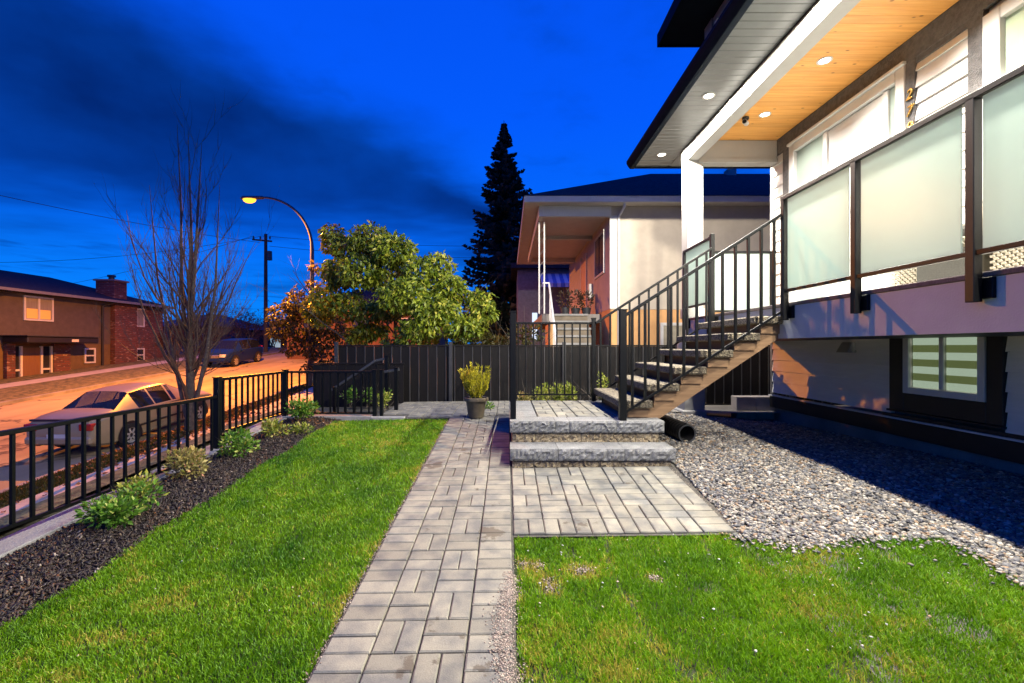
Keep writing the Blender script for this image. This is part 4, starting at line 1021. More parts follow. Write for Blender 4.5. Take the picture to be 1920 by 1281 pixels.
# conifer
random.seed(3)
NEED = leaf_mat('spruce_needles', (.006, .010, .005), (.020, .030, .013), None, .1, .7)
def spruce(x, y, zg, ht, wid, lab, n_wh=62, seed=3):
    random.seed(seed)
    t = thing('spruce_tree', lab, 'tree', (x, y, zg))
    MB().tube([(x, y, zg), (x, y, zg+ht*.5), (x, y, zg+ht)], [.35, .2, .02], 8).build('trunk', BARK, t, smooth_=True)
    V = []; F = []; mbb = MB()
    for i in range(n_wh):
        f_ = i/n_wh; z = zg + ht*(.06+.93*f_**.92); R0 = wid*.5*(1-f_)**.92*random.uniform(.80, 1.12)+.06
        for k in range(random.randint(7, 9)):
            a = random.uniform(0, 6.28); Lb = R0*random.uniform(.62, 1.12); dr = -.30*Lb*(1-f_) 
            prev = Vector((x, y, z)); ns = 5; pts = [prev]
            for s_ in range(1, ns+1):
                u = s_/ns; pts.append(Vector((x+math.cos(a)*Lb*u, y+math.sin(a)*Lb*u, z + dr*math.sin(u*math.pi*.62)*1.2 + Lb*.20*u*u)))
            mbb.tube(pts, [.03, .025, .02, .015, .01, .005], 3, cap=False)
            for s_ in range(ns):
                for q in range(9):
                    p0 = pts[s_].lerp(pts[s_+1], random.random()); side = random.choice((-1, 1))
                    dirn = (pts[s_+1]-pts[s_]).normalized(); lat = Vector((-math.sin(a), math.cos(a), 0))*side
                    ln = random.uniform(.35, .8)*(.22+.78*R0/(wid*.5)); e = p0 + (dirn*.6+lat*random.uniform(.3, .9)+Vector((0, 0, random.uniform(-.65, .1))))*ln
                    wv = Vector((0, 0, random.uniform(.09, .2))); k0 = len(V)
                    V += [tuple(p0-wv), tuple(p0+wv), tuple(e)]; F.append((k0, k0+1, k0+2))
    mbb.build('branches', BARK, t)
    o = np_mesh('crown', np.array(V)-np.array(t.location), [np.array(F)], NEED, t, rnd=np.repeat(rng.random(len(F)), 3))
spruce(*[W(945, 640, 34)[0], 34, .9], 17.6, 8.6, 'tall dark spruce tree rising behind the neighbouring house')

# ------------------------------------------------------------------ neighbouring house
STUC = mat('cream_stucco', (.43, .37, .295), .9, .08, 3, bump=.3, bscale=120)
PEACH = mat('peach_stucco', (.40, .32, .32), .9, .1, 3, bump=.3, bscale=120)
TAN = mat('tan_band', (.55, .30, .12), .9, .12, 3, bump=.3, bscale=120)
TRIMC = mat('cream_trim', (.52, .50, .46), .6, .06, 4)
NX, NY = 2.72, 12.0
nh = thing('neighbour_house', 'cream stucco raised house with porch and dark hip roof beyond the fence', 'house', (NX, NY, .6))
def nb(name, m, *a, bev=0, p=None): return bx(name, m, p or nh, *a, bev)
nb('wall', STUC, NX, 9.5, NY, 20, 2.58, 5.32)
nb('lower_wall', TAN, NX+.015, 9.5, NY+.015, 20, .3, 2.575)
nb('side_wall', PEACH, NX-.012, NX-.002, NY+.003, 20, 2.60, 5.05)
nb('side_lower_wall', TAN, NX-.012, NX-.002, NY+.02, 20, .3, 2.595)
nb('corner_trim', TRIMC, NX-.03, NX+.16, NY-.018, NY-.002, 2.6, 5.05)
nb('soffit', TRIMC, .48, 9.6, NY-.30, 20.5, 5.30, 5.34)
nb('eave_fascia', TRIMC, .42, 9.6, NY-.36, NY-.302, 5.30, 5.46, bev=.005); nb('eave_fascia', TRIMC, .42, .478, NY-.30, 20.5, 5.30, 5.46, bev=.005)
nb('porch_beam', TRIMC, .95, NX, NY-.05, NY+.12, 5.02, 5.298, bev=.005); nb('porch_beam', TRIMC, .82, .95, NY-.05, 18.5, 5.02, 5.298, bev=.005)
nb('porch_beam', TRIMC, .95, NX, 18.3, 18.5, 5.0, 5.298)
nb('porch_ceiling', TRIMC, .95, NX, NY+.122, 18.29, 5.16, 5.19); nb('porch_beam', TRIMC, .96, NX-.015, 14.6, 14.8, 5.04, 5.158)
# hip roof
ez = 5.46; e0, e1, f0, f1 = .40, 12.6, NY-.38, 20.6; rz = 7.72; ym = (f0+f1)/2; rx0 = 5.05
mbr = MB(); vv = [(e0,f0,ez),(e1,f0,ez),(e1,f1,ez),(e0,f1,ez),(rx0,ym,rz),(e1,ym,rz)]
mbr.add(vv, [(0,1,5,4),(0,4,3),(3,4,5,2),(1,2,5),(0,3,2,1)]); mbr.build('roof', SHINGLE, nh)
nb('roof_vent', CONC, 7.6, 7.9, ym-.4, ym-.1, 7.35, 7.74)
# porch posts, window, door, downpipe
for xx in (.86, 1.0): MB().bar((xx, 12.45, 2.5), (xx, 12.45, 5.02), .036, .036).build('porch_post', TRIMC, nh)
for z in np.arange(2.6, 5.0, .3): MB().bar((.86, 12.45, z), (1.0, 12.45, z+.15), .010, .010).build('post_lattice', DKMETAL, nh)
MB().tube([(NX+.29, NY-.30, 5.3), (NX+.29, NY-.28, 5.2), (NX+.20, NY-.04, 5.0), (NX+.20, NY-.04, 1.0)], .035, 8).build('downpipe', TRIMC, nh, smooth_=True)
nw = nb('window', mat('neighbour_glass', (.10, .08, .07), .15, .3, 2), NX-.03, NX-.013, 12.75, 14.0, 3.72, 4.82)
for a in ((12.69, 12.75, 3.66, 4.88), (14.0, 14.06, 3.66, 4.88)): bx('frame', TRIMC, nw, NX-.05, NX-.013, *a)
bx('frame', TRIMC, nw, NX-.05, NX-.013, 12.755, 13.995, 3.66, 3.72); bx('frame', TRIMC, nw, NX-.05, NX-.013, 12.755, 13.995, 4.82, 4.88); bx('mullion', BLKTRIM, nw, NX-.045, NX-.031, 13.38, 13.43, 3.722, 4.818)
nd = nb('door', mat('yellow_door', (.55, .30, .08), .5, .1), NX-.04, NX-.013, 15.6, 16.6, 2.55, 4.7)
for a in ((15.5, 15.6), (16.6, 16.7)): bx('frame', TRIMC, nd, NX-.05, NX-.013, a[0], a[1], 2.55, 4.8)
nb('mailbox', TRIMC, NX-.14, NX-.013, 14.45, 14.75, 3.1, 3.6, bev=.02)
nb('porch_floor', CONC2, 1.0, NX-.013, 13.3, 18.5, 2.3, 2.55)
# porch steps
RISER2 = mat('step_riser', (.17, .14, .10), .9, .2, 4)
for k in range(9):
    nb('porch_riser', RISER2, 1.28, 2.29, 11.1+.245*k, 13.3, .65+.21*k, .65+.21*(k+1)-.062)
    nb('porch_step', CONC, 1.27, 2.30, 11.06+.245*k, 13.3, .65+.21*(k+1)-.06, .65+.21*(k+1)-.002, bev=.008)
nb('step_side', TAN, 1.10, 1.265, 12.2, 13.3, .4, 2.2)
for (a, b) in (((1.20, 11.0, 1.5), (1.20, 13.25, 3.45)), ((1.20, 13.25, 3.45), (1.02, 13.25, 3.45)), ((1.20, 11.0, 1.5), (1.20, 11.0, .7))):
    MB().bar(a, b, .05, .04).build('handrail', WHITE, nh)
for k in range(1, 9):
    yv = 11.0+.25*k; MB().bar((1.20, yv, 1.5+.867*.25*k-.9), (1.20, yv, 1.5+.867*.25*k), .016, .016).build('picket', WHITE, nh)
nb('basement_window', mat('basement_pane', (.30, .27, .20), .2, .2), 4.1, 4.85, NY-.012, NY+.014, 1.45, 2.15)
for a in ((4.02, 4.1, 1.37, 2.23), (4.85, 4.93, 1.37, 2.23), (4.46, 4.5, 1.45, 2.15)): nb('window_frame', TRIMC, a[0], a[1], NY-.03, NY+.014, a[2], a[3])
for a in ((4.1, 4.85, 1.37, 1.448), (4.1, 4.85, 2.152, 2.23)): nb('window_frame', TRIMC, a[0], a[1], NY-.03, NY+.014, a[2], a[3])
# things on that porch
for i, (x, yv, h_, s_) in enumerate(((1.75, 13.9, .55, 1), (2.1, 14.1, .62, 2), (2.42, 14.0, .5, 3))):
    t = thing('potted_plant', ('dark potted plant at the top of the neighbour porch steps', 'middle dark potted plant on the neighbour porch', 'dark potted plant against the neighbour porch wall')[i], 'potted plant', (x, yv, 2.55), 'potted plants on the neighbour porch')
    MB().lathe([(.0005, 0), (.11, 0), (.15, .24), (.13, .24), (.0005, .22)], 14, (x, yv, 2.55)).build('pot', DKMETAL, t, smooth_=True)
    P, D = blob_points(110, [(x, yv, 2.55+.24+h_*.45, .2, .2, h_*.5)], .2)
    leaves_mesh('foliage', P, D+np.array([0, 0, .4]), .12, .05, leaf_mat('porch_plant', (.03, .03, .015), (.10, .06, .04), None, .2), t)
# the house beyond with a striped awning
hb2 = thing('house', 'distant dark house with a blue striped awning seen past the neighbour porch', 'house', (1.2, 26, 1))
bx('wall', mat('dim_wall', (.10, .10, .12), .9, .2), hb2, .6, 6, 27, 33, .8, 6.2)
bx('door_light', emit('porch_glow', (.55, .80, .95), .8), hb2, 1.45, 1.75, 26.95, 26.99, 2.0, 3.6)
AW1 = mat('awning_blue', (.10, .16, .38), .7, .1); AW2 = mat('awning_white', (.45, .48, .55), .7, .1)
for i in range(12):
    x0 = 1.9+i*.22
    MB().hexa([(x0,25.6,5.15),(x0+.22,25.6,5.15),(x0+.22,26.98,5.9),(x0,26.98,5.9),(x0,25.6,5.18),(x0+.22,25.6,5.18),(x0+.22,26.98,5.93),(x0,26.98,5.93)]).build('awning_stripe', AW1 if i % 2 else AW2, hb2)
    MB().box(x0+.01, x0+.21, 25.58, 25.6, 4.95, 5.15).build('valance', AW1 if i % 2 else AW2, hb2)
bx('roof', SHINGLE, hb2, .2, 6.4, 26.6, 33.4, 6.2, 6.5)

# hedge-like shrubs along the neighbour's front, rusty in the lamp light
for i, (a, b, r_) in enumerate(((865, 632, 28), (900, 630, 24), (985, 620, 22), (940, 640, 20))):
    c = W(a, b, 10.6+.3*i); zg = yard(c[0], c[1])
    t = thing('shrub', ('rusty brown shrub left of the far spruce behind the fence', 'rusty brown shrub below the leafy tree edge', 'dark shrub beside the neighbour porch steps', 'low dark shrub between spruce and fence')[i], 'shrub', (c[0], c[1], zg), 'shrubs behind the back fence')
    k = 11/FPX; n = 420
    P, D = blob_points(n, [(c[0]+random.gauss(0, .1), c[1]+random.gauss(0, .1), c[2]-.1, r_*k, r_*k, r_*k*.8) for _ in range(3)] + [(c[0], c[1], (c[2]+zg)/2, r_*k*.8, r_*k*.8, (c[2]-zg)/2)], .3)
    leaves_mesh('foliage', P, D+np.array([0, 0, .3]), .11, .05, BRN, t)
    mb = MB(); tw = []
    for q in range(5): grow(mb, (c[0], c[1], zg), (random.gauss(0, .4), random.gauss(0, .4), 1), c[2]-zg, .015, 1, .6, .1, 3, (2, 3), tw, 4)
    mb.build('stem', BARK, t)

# ------------------------------------------------------------------ apartment house across the street
AX = -25.5
ap = thing('apartment_house', 'two storey brown stucco building with brick panels across the street', 'building', (AX, 26, .2))
BRN1 = mat('brown_stucco', (.075, .060, .055), .9, .15, 3, bump=.4, bscale=90)
OCH = mat('ochre_stucco', (.11, .072, .034), .9, .15, 3, bump=.4, bscale=90)
BWHITE = mat('white_vinyl', (.50, .49, .48), .5, .05)
def ab(name, m, *a, bev=0, p=None): return bx(name, m, p or ap, *a, bev)
ab('wall', BRN1, AX-10, AX, 14, 29.2, 1.75, 4.42); ab('lower_wall', OCH, AX-10, AX-.02, 14, 29.2, -1.5, 1.747)
ab('brick_panel', BRICK, AX-9.9, AX+.25, 29.25, 31.0, -1.2, 4.40); ab('brick_wall', BRICK, AX-9.95, AX+.03, 31.0, 33.6, -1.2, 4.40)
ab('brick_panel', BRICK, AX, AX+.18, 25.4, 26.35, -1.2, 1.74); ab('brick_panel', BRICK, AX, AX+.18, 23.0, 23.4, -1.2, 1.74)
ab('soffit', BLKTRIM, AX-10.2, AX+.62, 13.5, 34.0, 4.42, 4.46); ab('gutter', mat('dim_gutter', (.16, .16, .17), .4, .1), AX+.62, AX+.74, 13.5, 34.0, 4.40, 4.54)
r0, r1, q0, q1 = AX-10.4, AX+.64, 13.3, 34.2
MB().add([(r0,q0,4.5),(r1,q0,4.5),(r1,q1,4.5),(r0,q1,4.5),(AX-4.4,q0+3.5,6.12),(AX-4.4,q1-4.5,6.12)], [(0,1,4),(1,2,5,4),(2,3,5),(3,0,4,5),(0,3,2,1)]).build('roof', SHINGLE, ap)
ch = ab('chimney', BRICK, AX-1.4, AX-.2, 29.7, 30.7, 4.5, 6.0)
MB().lathe([(.0005, .35), (.22, .34), (.24, .22), (.16, .2), (.16, 0)], 16, (AX-.8, 30.2, 6.0)).build('chimney_cap', DKMETAL, ch, smooth_=True); bx('chimney_top', CONC2, ch, AX-1.5, AX-.1, 29.6, 30.8, 5.9, 6.0)
CURT = mat('curtain_dim', (.20, .19, .18), .9, .2, 6, stretch=(1, 8, .3)); AMB = emit('window_amber', (.70, .42, .09), .20)
def awin(y0, y1, z0, z1, mull, kind, x=AX):
    wd = ab('window', CURT if kind else mat('dark_pane', (.02, .02, .025), .1, .2), x+.01, x+.03, y0, y1, z0, z1)
    t = .09
    for a in ((y0-t, y0, z0-t, z1+t), (y1, y1+t, z0-t, z1+t), (y0, y1, z0-t, z0), (y0, y1, z1, z1+t)): bx('frame', BWHITE, wd, x+.005, x+.07, *a)
    ym_ = (y0+y1)/2
    if mull == 'v': bx('mullion', BWHITE, wd, x+.031, x+.06, ym_-.05, ym_+.05, z0, z1)
    if mull == 'h': bx('mullion', BWHITE, wd, x+.031, x+.06, y0, y1, (z0+z1)/2-.04, (z0+z1)/2+.04)
    if kind == 'amber':
        bx('lit_shade', AMB, wd, x+.031, x+.036, y0+.06, ym_-.06, z0+.03, z0+.55); bx('lit_shade', AMB, wd, x+.031, x+.036, ym_+.06, y1-.06, z0+.03, z0+.52)
awin(24.02, 25.40, 3.08, 4.22, 'v', 'amber'); awin(27.45, 28.0, .68, 1.42, 'h', None)
awin(31.2, 31.75, 3.05, 4.15, None, 'curtain', AX+.03); awin(31.2, 31.75, .65, 1.4, 'h', None, AX+.03)
awin(18.0, 20.0, 3.08, 4.22, 'v', 'curtain')
ab('canopy', BLKTRIM, AX+.005, AX+1.35, 22.9, 26.9, 1.78, 2.12, bev=.05); ab('canopy_trim', DKMETAL, AX+.005, AX+1.42, 22.8, 27.0, 2.125, 2.18)
ab('house_sign', BWHITE, AX+1.352, AX+1.37, 25.2, 25.6, 1.86, 2.0)
dd = ab('double_door', wood_mat('varnished_door', (.15, .075, .028), (.22, .115, .045), False, 'Z', .5), AX+.005, AX+.06, 23.85, 24.75, -.55, 1.55)
for a in (23.95, 24.35): bx('door_panel', MATS.get('dark_pane') or BLKTRIM, dd, AX+.061, AX+.066, a, a+.28, .1, 1.3) if False else None
for y0 in (23.72, 24.76, 25.30): ab('door_jamb', BWHITE, AX+.005, AX+.10, y0, y0+.11, -.55, 1.62)
for (a, b) in ((23.42, 23.71), (24.88, 25.29)):
    ab('sidelight', mat('dark_pane', (.02, .02, .025), .1, .2), AX+.005, AX+.03, a, b, -.5, 1.6); ab('sidelight_bar', BWHITE, AX+.031, AX+.07, a, b, .32, .42)
for yv in (22.55, 28.55):
    MB().tube([(AX+.68, yv+.35, 4.42), (AX+.4, yv+.2, 4.3), (AX+.09, yv, 4.15), (AX+.09, yv, -.4)], .06, 8).build('downpipe', BLKTRIM, ap, smooth_=True)

# dim houses further up the street
DIMW = mat('dim_stucco', (.12, .08, .075), .9, .2, 3); DIMR = mat('dim_roof', (.10, .10, .12), .9, .2, 6)
def far_house(x0, x1, y0, y1, zw, zr, lab, wm, rm, lit=None, carport=False):
    zg = terrain((x0+x1)/2, y0)-.3
    t = thing('house', lab, 'house', ((x0+x1)/2, y0, zg))
    bx('wall', wm, t, x0, x1, y0, y1, zg, zw)
    o = .5; MB().add([(x0-o,y0-o,zw),(x1+o,y0-o,zw),(x1+o,y1+o,zw),(x0-o,y1+o,zw),((x0+x1)/2-.8,(y0+y1)/2,zr),((x0+x1)/2+.8,(y0+y1)/2,zr)], [(0,1,5,4),(1,2,5),(2,3,4,5),(3,0,4),(0,3,2,1)]).build('roof', rm, t)
    n = max(1, int((x1-x0)/3))
    for i in range(n):
        xa = x0+(i+.35)*(x1-x0)/n
        wn = bx('window', mat('dark_pane', (.02, .02, .025), .1, .2) if not lit or i else lit, t, xa, xa+1.1, y0-.04, y0-.005, zw-1.8, zw-.8)
        bx('frame', BWHITE, wn, xa-.07, xa+1.17, y0-.05, y0-.041, zw-1.88, zw-1.8); bx('frame', BWHITE, wn, xa-.07, xa+1.17, y0-.05, y0-.041, zw-.8, zw-.72)
    bx('door', DIMR, t, x1+.005, x1+.05, y0+1.5, y0+2.5, zg+.4, zg+2.5)
    return t
far_house(-37, -29, 46, 56, 3.6, 5.2, 'dim low house past the brick end of the brown building', DIMW, DIMR)
far_house(-34, -27.5, 62, 72, 4.2, 6.0, 'far grey roofed house behind the dark blue parked car', DIMW, DIMR, emit('far_window', (.25, .75, .85), .5))
far_house(-26.5, -21, 47, 54, 3.3, 4.3, 'dark garage like house beside the utility pole', mat('near_black_wall', (.03, .03, .035), .9, .2), DIMR, emit('far_window2', (.55, .75, .75), .45))
far_house(-16, -5.5, 33, 42, 4.4, 6.4, 'house glimpsed behind the leafy tree, orange lamp light coloured into its wall', mat('orange_lit_wall', (.11, .045, .028), .9, .3, 1), SHINGLE)  # orange lamp light on this wall is put into its colour
# bare reddish bushes across the road
RUST = leaf_mat('rusty_twig_leaf', (.045, .020, .012), (.14, .065, .035), (.26, .14, .08), .2, .7)
random.seed(41)
for i, (x, y, w_, h_) in enumerate(((-25.0, 37, 2.6, 3.6), (-24.0, 41, 2.6, 3.9), (-23.5, 45.5, 2.4, 3.4), (-25.5, 34.8, 1.6, 2.6), (-27, 52, 4, 5.2), (-22, 58, 3.5, 4.2))):
    zg = terrain(x, y)
    t = thing('bare_bush', ('twiggy red brown bush just past the brick wall', 'wide twiggy bush right of the bare street tree', 'twiggy bush behind the dark blue car', 'small bare bush at the brick wall corner', 'far taller bare bush with purple twigs', 'last bare bush near the utility pole')[i], 'bush', (x, y, zg), 'bare bushes across the street')
    mb = MB(); tw = []
    for q in range(11): grow(mb, (x+random.gauss(0, .2), y+random.gauss(0, .2), zg), (random.gauss(0, .55), random.gauss(0, .55), 1), h_*.62, .045, 2, .9, .1, 3, (5, 7), tw, 4)
    mb.build('branches', BTW, t)
    P = np.array([q for q, d in tw]); k = rng.choice(len(P), 1400); P = P[k]; D = rng.normal(size=P.shape)
    leaves_mesh('foliage', P, D, .17, .06, RUST, t)

# ------------------------------------------------------------------ street lamp, utility pole, wires
lx, ly = -9.2, 21.4; lz = terrain(lx, ly)
sl_ = thing('street_lamp', 'tall curved arm street lamp glowing orange over the road', 'street lamp', (lx, ly, lz))
arc = [(lx, ly, lz), (lx, ly, 4.0), (lx, ly, 6.2)]
for i in range(1, 13):
    t = i/12*math.pi/2; arc.append((lx-2.35*(1-math.cos(t)), ly, 6.2+2.42*math.sin(t)))
POLEM = mat('painted_pole', (.045, .055, .06), .35, .15)
MB().tube(arc, [.11, .10, .085]+[.07-.002*i for i in range(12)], 12).build('pole', POLEM, sl_, smooth_=True)
MB().lathe([(.16, 0), (.16, .5), (.12, .56)], 14, (lx, ly, lz)).build('base', POLEM, sl_, smooth_=True)
hd = MB(); hd.hexa([(-12.55,21.25,8.52),(-11.5,21.28,8.56),(-11.5,21.52,8.56),(-12.55,21.55,8.52),(-12.45,21.31,8.68),(-11.5,21.32,8.68),(-11.5,21.48,8.68),(-12.45,21.49,8.68)])
hd.build('lamp_head', POLEM, sl_, .03)
ln = MB(); ln.lathe([(.0005, -.15), (.10, -.13), (.17, -.06), (.19, .03)], 20, (0, 0, 0)); ln.v = [(a*1.6-12.15, b+21.4, c+8.50) for a, b, c in ln.v]
ln.build('lens', emit('sodium_glow', (1.0, .48, .04), 2.2), sl_, smooth_=True)

ux, uy = -20.0, 37.6; uz = terrain(ux, uy)
up_ = thing('utility_pole', 'plain wooden utility pole with a short crossarm beyond the street lamp', 'utility pole', (ux, uy, uz))
TIMB = mat('weathered_timber', (.035, .030, .026), .9, .3, 8, stretch=(6, 6, .4))
MB().tube([(ux, uy, uz), (ux, uy, 10.9)], [.17, .12], 10).build('pole', TIMB, up_, smooth_=True)
MB().bar((ux-1.1, uy, 10.45), (ux+.5, uy, 10.30), .12, .12).build('crossarm', TIMB, up_)
for x in (-1.0, -.45, .35): MB().lathe([(.0005, .28), (.05, .26), (.07, .12), (.04, 0)], 10, (ux+x, uy, 10.46)).build('insulator', DKMETAL, up_, smooth_=True)
MB().lathe([(.0005, .8), (.2, .78), (.22, .05), (.0005, 0)], 14, (ux+.3, uy, 8.7)).build('transformer', DKMETAL, up_, smooth_=True)
WIREM = mat('cable', (.01, .012, .02), .6, .1)
def wire(a, b, sag, lab):
    a, b = Vector(a), Vector(b); pts = []
    for i in range(25):
        t = i/24; p = a.lerp(b, t); p.z -= sag*4*t*(1-t); pts.append(p)
    tag(MB().tube(pts, .016, 4).build('power_line', WIREM), lab, 'cable', 'overhead cables')
wire((ux-1.0, uy, 10.75), (-75, 64, 8.8), 1.0, 'upper overhead cable running left from the utility pole')
wire((ux-.45, uy, 10.7), (-60, 40, 9.8), 1.4, 'lower overhead cable running left across the bare tree')
wire((ux+.35, uy, 10.7), (16, 48, 13.2), .9, 'upper overhead cable running right to the spruce')
wire((ux+.3, uy, 9.9), (16, 48, 12.0), 1.0, 'lower overhead cable running right behind the leafy tree')
wire((ux-.45, uy, 10.2), (-36, 14, 11.5), .8, 'overhead cable crossing the sky above the brown building')

# ------------------------------------------------------------------ cars
TYRE = mat('tyre_rubber', (.012, .012, .012), .85, .2); RIM = mat('alloy_rim', (.36, .34, .31), .4, .1, metal=.2)
def car_paint(name, col, metal=.3):
    m = mat(name, col, .32, .02, 2, metal=metal, spec=.35)
    b = m.node_tree.nodes['Principled BSDF']; b.inputs['Coat Weight'].default_value = .18; b.inputs['Coat Roughness'].default_value = .08; return m
def wheel(root, x, y, r, wd, side):
    o = MB(); n = 28
    prof = [(r*.62, 0), (r*.93, .0), (r, .03), (r, wd-.03), (r*.93, wd), (r*.62, wd)]
    o.lathe(prof, n); o.v = [(x+side*(c-wd), y+a, r+b) for a, b, c in o.v]
    tw_ = o.build('wheel', TYRE, root, smooth_=True, local=True)
    q = MB(); q.lathe([(r*.64, 0), (r*.60, -.012), (r*.56, -.03), (r*.0005, -.035)], n)
    for k in range(7):
        a = k*2*math.pi/7; c_, s_ = math.cos(a), math.sin(a); t = .028; rr = r*.58
        q.hexa([(c_*.05-s_*t, s_*.05+c_*t, -.03), (c_*.05+s_*t, s_*.05-c_*t, -.03), (c_*rr+s_*t*.8, s_*rr-c_*t*.8, -.03), (c_*rr-s_*t*.8, s_*rr+c_*t*.8, -.03), (c_*.05-s_*t, s_*.05+c_*t, .0), (c_*.05+s_*t, s_*.05-c_*t, .0), (c_*rr+s_*t*.8, s_*rr-c_*t*.8, -.004), (c_*rr-s_*t*.8, s_*rr+c_*t*.8, -.004)])
    q.v = [(x+side*(c+.002), y+a, r+b) for a, b, c in q.v]
    q.build('rim', RIM, tw_, local=True)
    return tw_
def car(name, label, loc, rot, paint, st_, glass_rows, wheels, wr, tail, head, plate, group, half_w):
    """st_: stations along the car's own +y (front). each: (y, z_sill, z_belt, z_roof, w_belt, w_roof, w_sill)"""
    t = thing(name, label, 'car', loc, group, rot)
    secs = []
    for (y, zs, zb_, zr, wb, wr_, ws) in st_:
        zm = zs+(zb_-zs)*.55
        half = [(ws*.90, zs), (ws, zs+.06), (wb*1.005, zm-.12), (wb*1.012, zm), (wb, zb_-.03), (wb*.972, zb_+.004), (wr_, zr-.045), (wr_*.90, zr-.008), (wr_*.5, zr+.012), (0, zr+.018)]
        secs.append([(a, y, b) for a, b in half])
    nh_ = len(secs[0]); V = []
    for s_ in secs: V += s_ + [(-a, b, c) for a, b, c in s_[:-1][::-1]]
    m = 2*nh_-1; body = []; glass = {'windscreen': [], 'rear_window': [], 'side_window': []}
    for i in range(len(secs)-1):
        for j in range(m-1):
            f = (i*m+j, i*m+j+1, (i+1)*m+j+1, (i+1)*m+j)
            jj = j if j < nh_-1 else m-2-j
            k = glass_rows.get(i)
            if k in ('windscreen', 'rear_window') and jj >= 6: glass[k].append(f)
            elif k == 'side_window' and jj == 5: glass[k].append(f)
            else: body.append(f)
    for e in (0, len(secs)-1): body.append(tuple(range(e*m, e*m+m)))
    def part(nm, fs, mm_, par=t, smooth_=True, sc=1.0):
        used = sorted({q for f in fs for q in f}); ix = {q: k for k, q in enumerate(used)}
        mb = MB(); mb.v = [V[q] for q in used]; mb.f = [tuple(ix[q] for q in f) for f in fs]
        return mb.build(nm, mm_, par, smooth_=smooth_, local=True, ang=32)
    bo = part('body', body, paint)
    for k, fs in glass.items():
        for sd in (1, -1) if k == 'side_window' else (0,):
            g_ = [f for f in fs if not sd or sd*V[f[0]][0] > 0]
            rows = {}
            for f in g_: rows.setdefault(f[0]//m if sd else 0, []).append(f)
            for r_ in rows.values(): part(k, r_, CARGLASS)
    # seats and floor seen through the glass
    for sx_ in (-.36, .36):
        for (ya, yb) in ((-.75, -.55), (.05, .22)):
            MB().hexa([(sx_-.24, ya+.1, .5), (sx_+.24, ya+.1, .5), (sx_+.24, yb+.25, .5), (sx_-.24, yb+.25, .5), (sx_-.2, ya-.02, 1.02), (sx_+.2, ya-.02, 1.02), (sx_+.2, yb-.04, 1.02), (sx_-.2, yb-.04, 1.02)]).build('seat', mat('car_seat', (.10, .10, .11), .9, .2), t, .03, local=True)
    for (x, y) in wheels:
        sd = 1 if x > 0 else -1
        wheel(t, x, y, wr, .2, sd)
        ar = MB(); ar.lathe([(wr*1.18, 0), (wr*1.0, -.02), (.0005, -.02)], 28); ar.v = [(x+sd*(-.010), y+a, max(wr+b, .20)) for a, b, c in ar.v]
        ar.build('wheel_arch', BLKTRIM, t, local=True)
    for nm, boxes, mm_ in (('taillight', tail, mat('red_lens', (.30, .012, .010), .15, .1)), ('headlight', head, mat('clear_lens', (.60, .60, .58), .1, .1))):
        for b in boxes: MB().box(*b).build(nm, mm_, t, .015, local=True)
    if plate: MB().box(*plate).build('number_plate', BWHITE, t, local=True)
    for sd in (-1, 1):
        MB().box(min(sd*half_w*.97, sd*(half_w+.17)), max(sd*half_w*.97, sd*(half_w+.17)), .60, .74, .93, 1.07).build('mirror', paint, t, .03, local=True)
    return t
# silver sedan, seen from behind
SD = car_paint('champagne_paint', (.27, .205, .13), .0)
sed_y = 13.1; sed_z = street(0, sed_y)-.02
st_ = [(-2.32, .42, .62, .66, .72, .66, .70), (-2.26, .30, .78, .90, .80, .70, .76), (-2.05, .24, .90, 1.00, .84, .72, .80), (-1.78, .20, .93, 1.03, .865, .72, .84), (-1.55, .20, .94, 1.05, .875, .68, .85), (-.98, .20, .945, 1.38, .88, .57, .85), (-.45, .20, .94, 1.425, .88, .575, .85), (-.40, .20, .94, 1.427, .88, .575, .85), (.18, .20, .93, 1.425, .88, .57, .85), (.24, .20, .93, 1.42, .88, .57, .85), (.38, .20, .925, 1.39, .88, .575, .85), (1.16, .20, .90, 1.02, .87, .70, .85), (1.5, .21, .87, .97, .86, .70, .84), (1.95, .24, .80, .90, .83, .66, .80), (2.22, .28, .68, .76, .76, .60, .72), (2.30, .36, .56, .60, .66, .55, .64)]
sed = car('parked_car', 'pale four door sedan parked along the near kerb, seen from behind', (-10.62, sed_y, sed_z), (math.atan(S), 0, 0), SD, st_,
    {4: 'rear_window', 5: 'side_window', 7: 'side_window', 9: 'side_window', 10: 'windscreen'}, [(.905, -1.33), (-.905, -1.33), (.905, 1.33), (-.905, 1.33)], .315,
    [(.50, .80, -2.33, -2.18, .68, .84), (-.80, -.50, -2.33, -2.18, .68, .84)], [(.45, .74, 2.16, 2.27, .58, .70), (-.74, -.45, 2.16, 2.27, .58, .70)], (-.25, .25, -2.345, -2.325, .46, .60), 'cars parked along the street', .87)
MB().box(-.80, .80, -2.37, -2.20, .34, .54).build('bumper', SD, sed, .05, local=True)
MB().box(-.70, .70, -2.285, -2.20, .90, .945).build('boot_lid_edge', BLKTRIM, sed, .01, local=True)
for sd in (-1, 1):
    for (a, b) in ((-.46, -.36), ): pass
    for y in (-.52, .42): MB().box(sd*.888-.012, sd*.888+.012, y-.10, y+.06, .80, .83).build('door_handle', SD, sed, .006, local=True)
    for y in (-.43, .55, -1.05): MB().box(sd*.884-.006, sd*.884+.006, y-.006, y+.006, .30, .92).build('door_seam', BLKTRIM, sed, local=True)
    MB().bar((sd*.893, -1.0, .50), (sd*.893, .95, .50), .02, .05).build('side_moulding', BLKTRIM, sed, local=True)
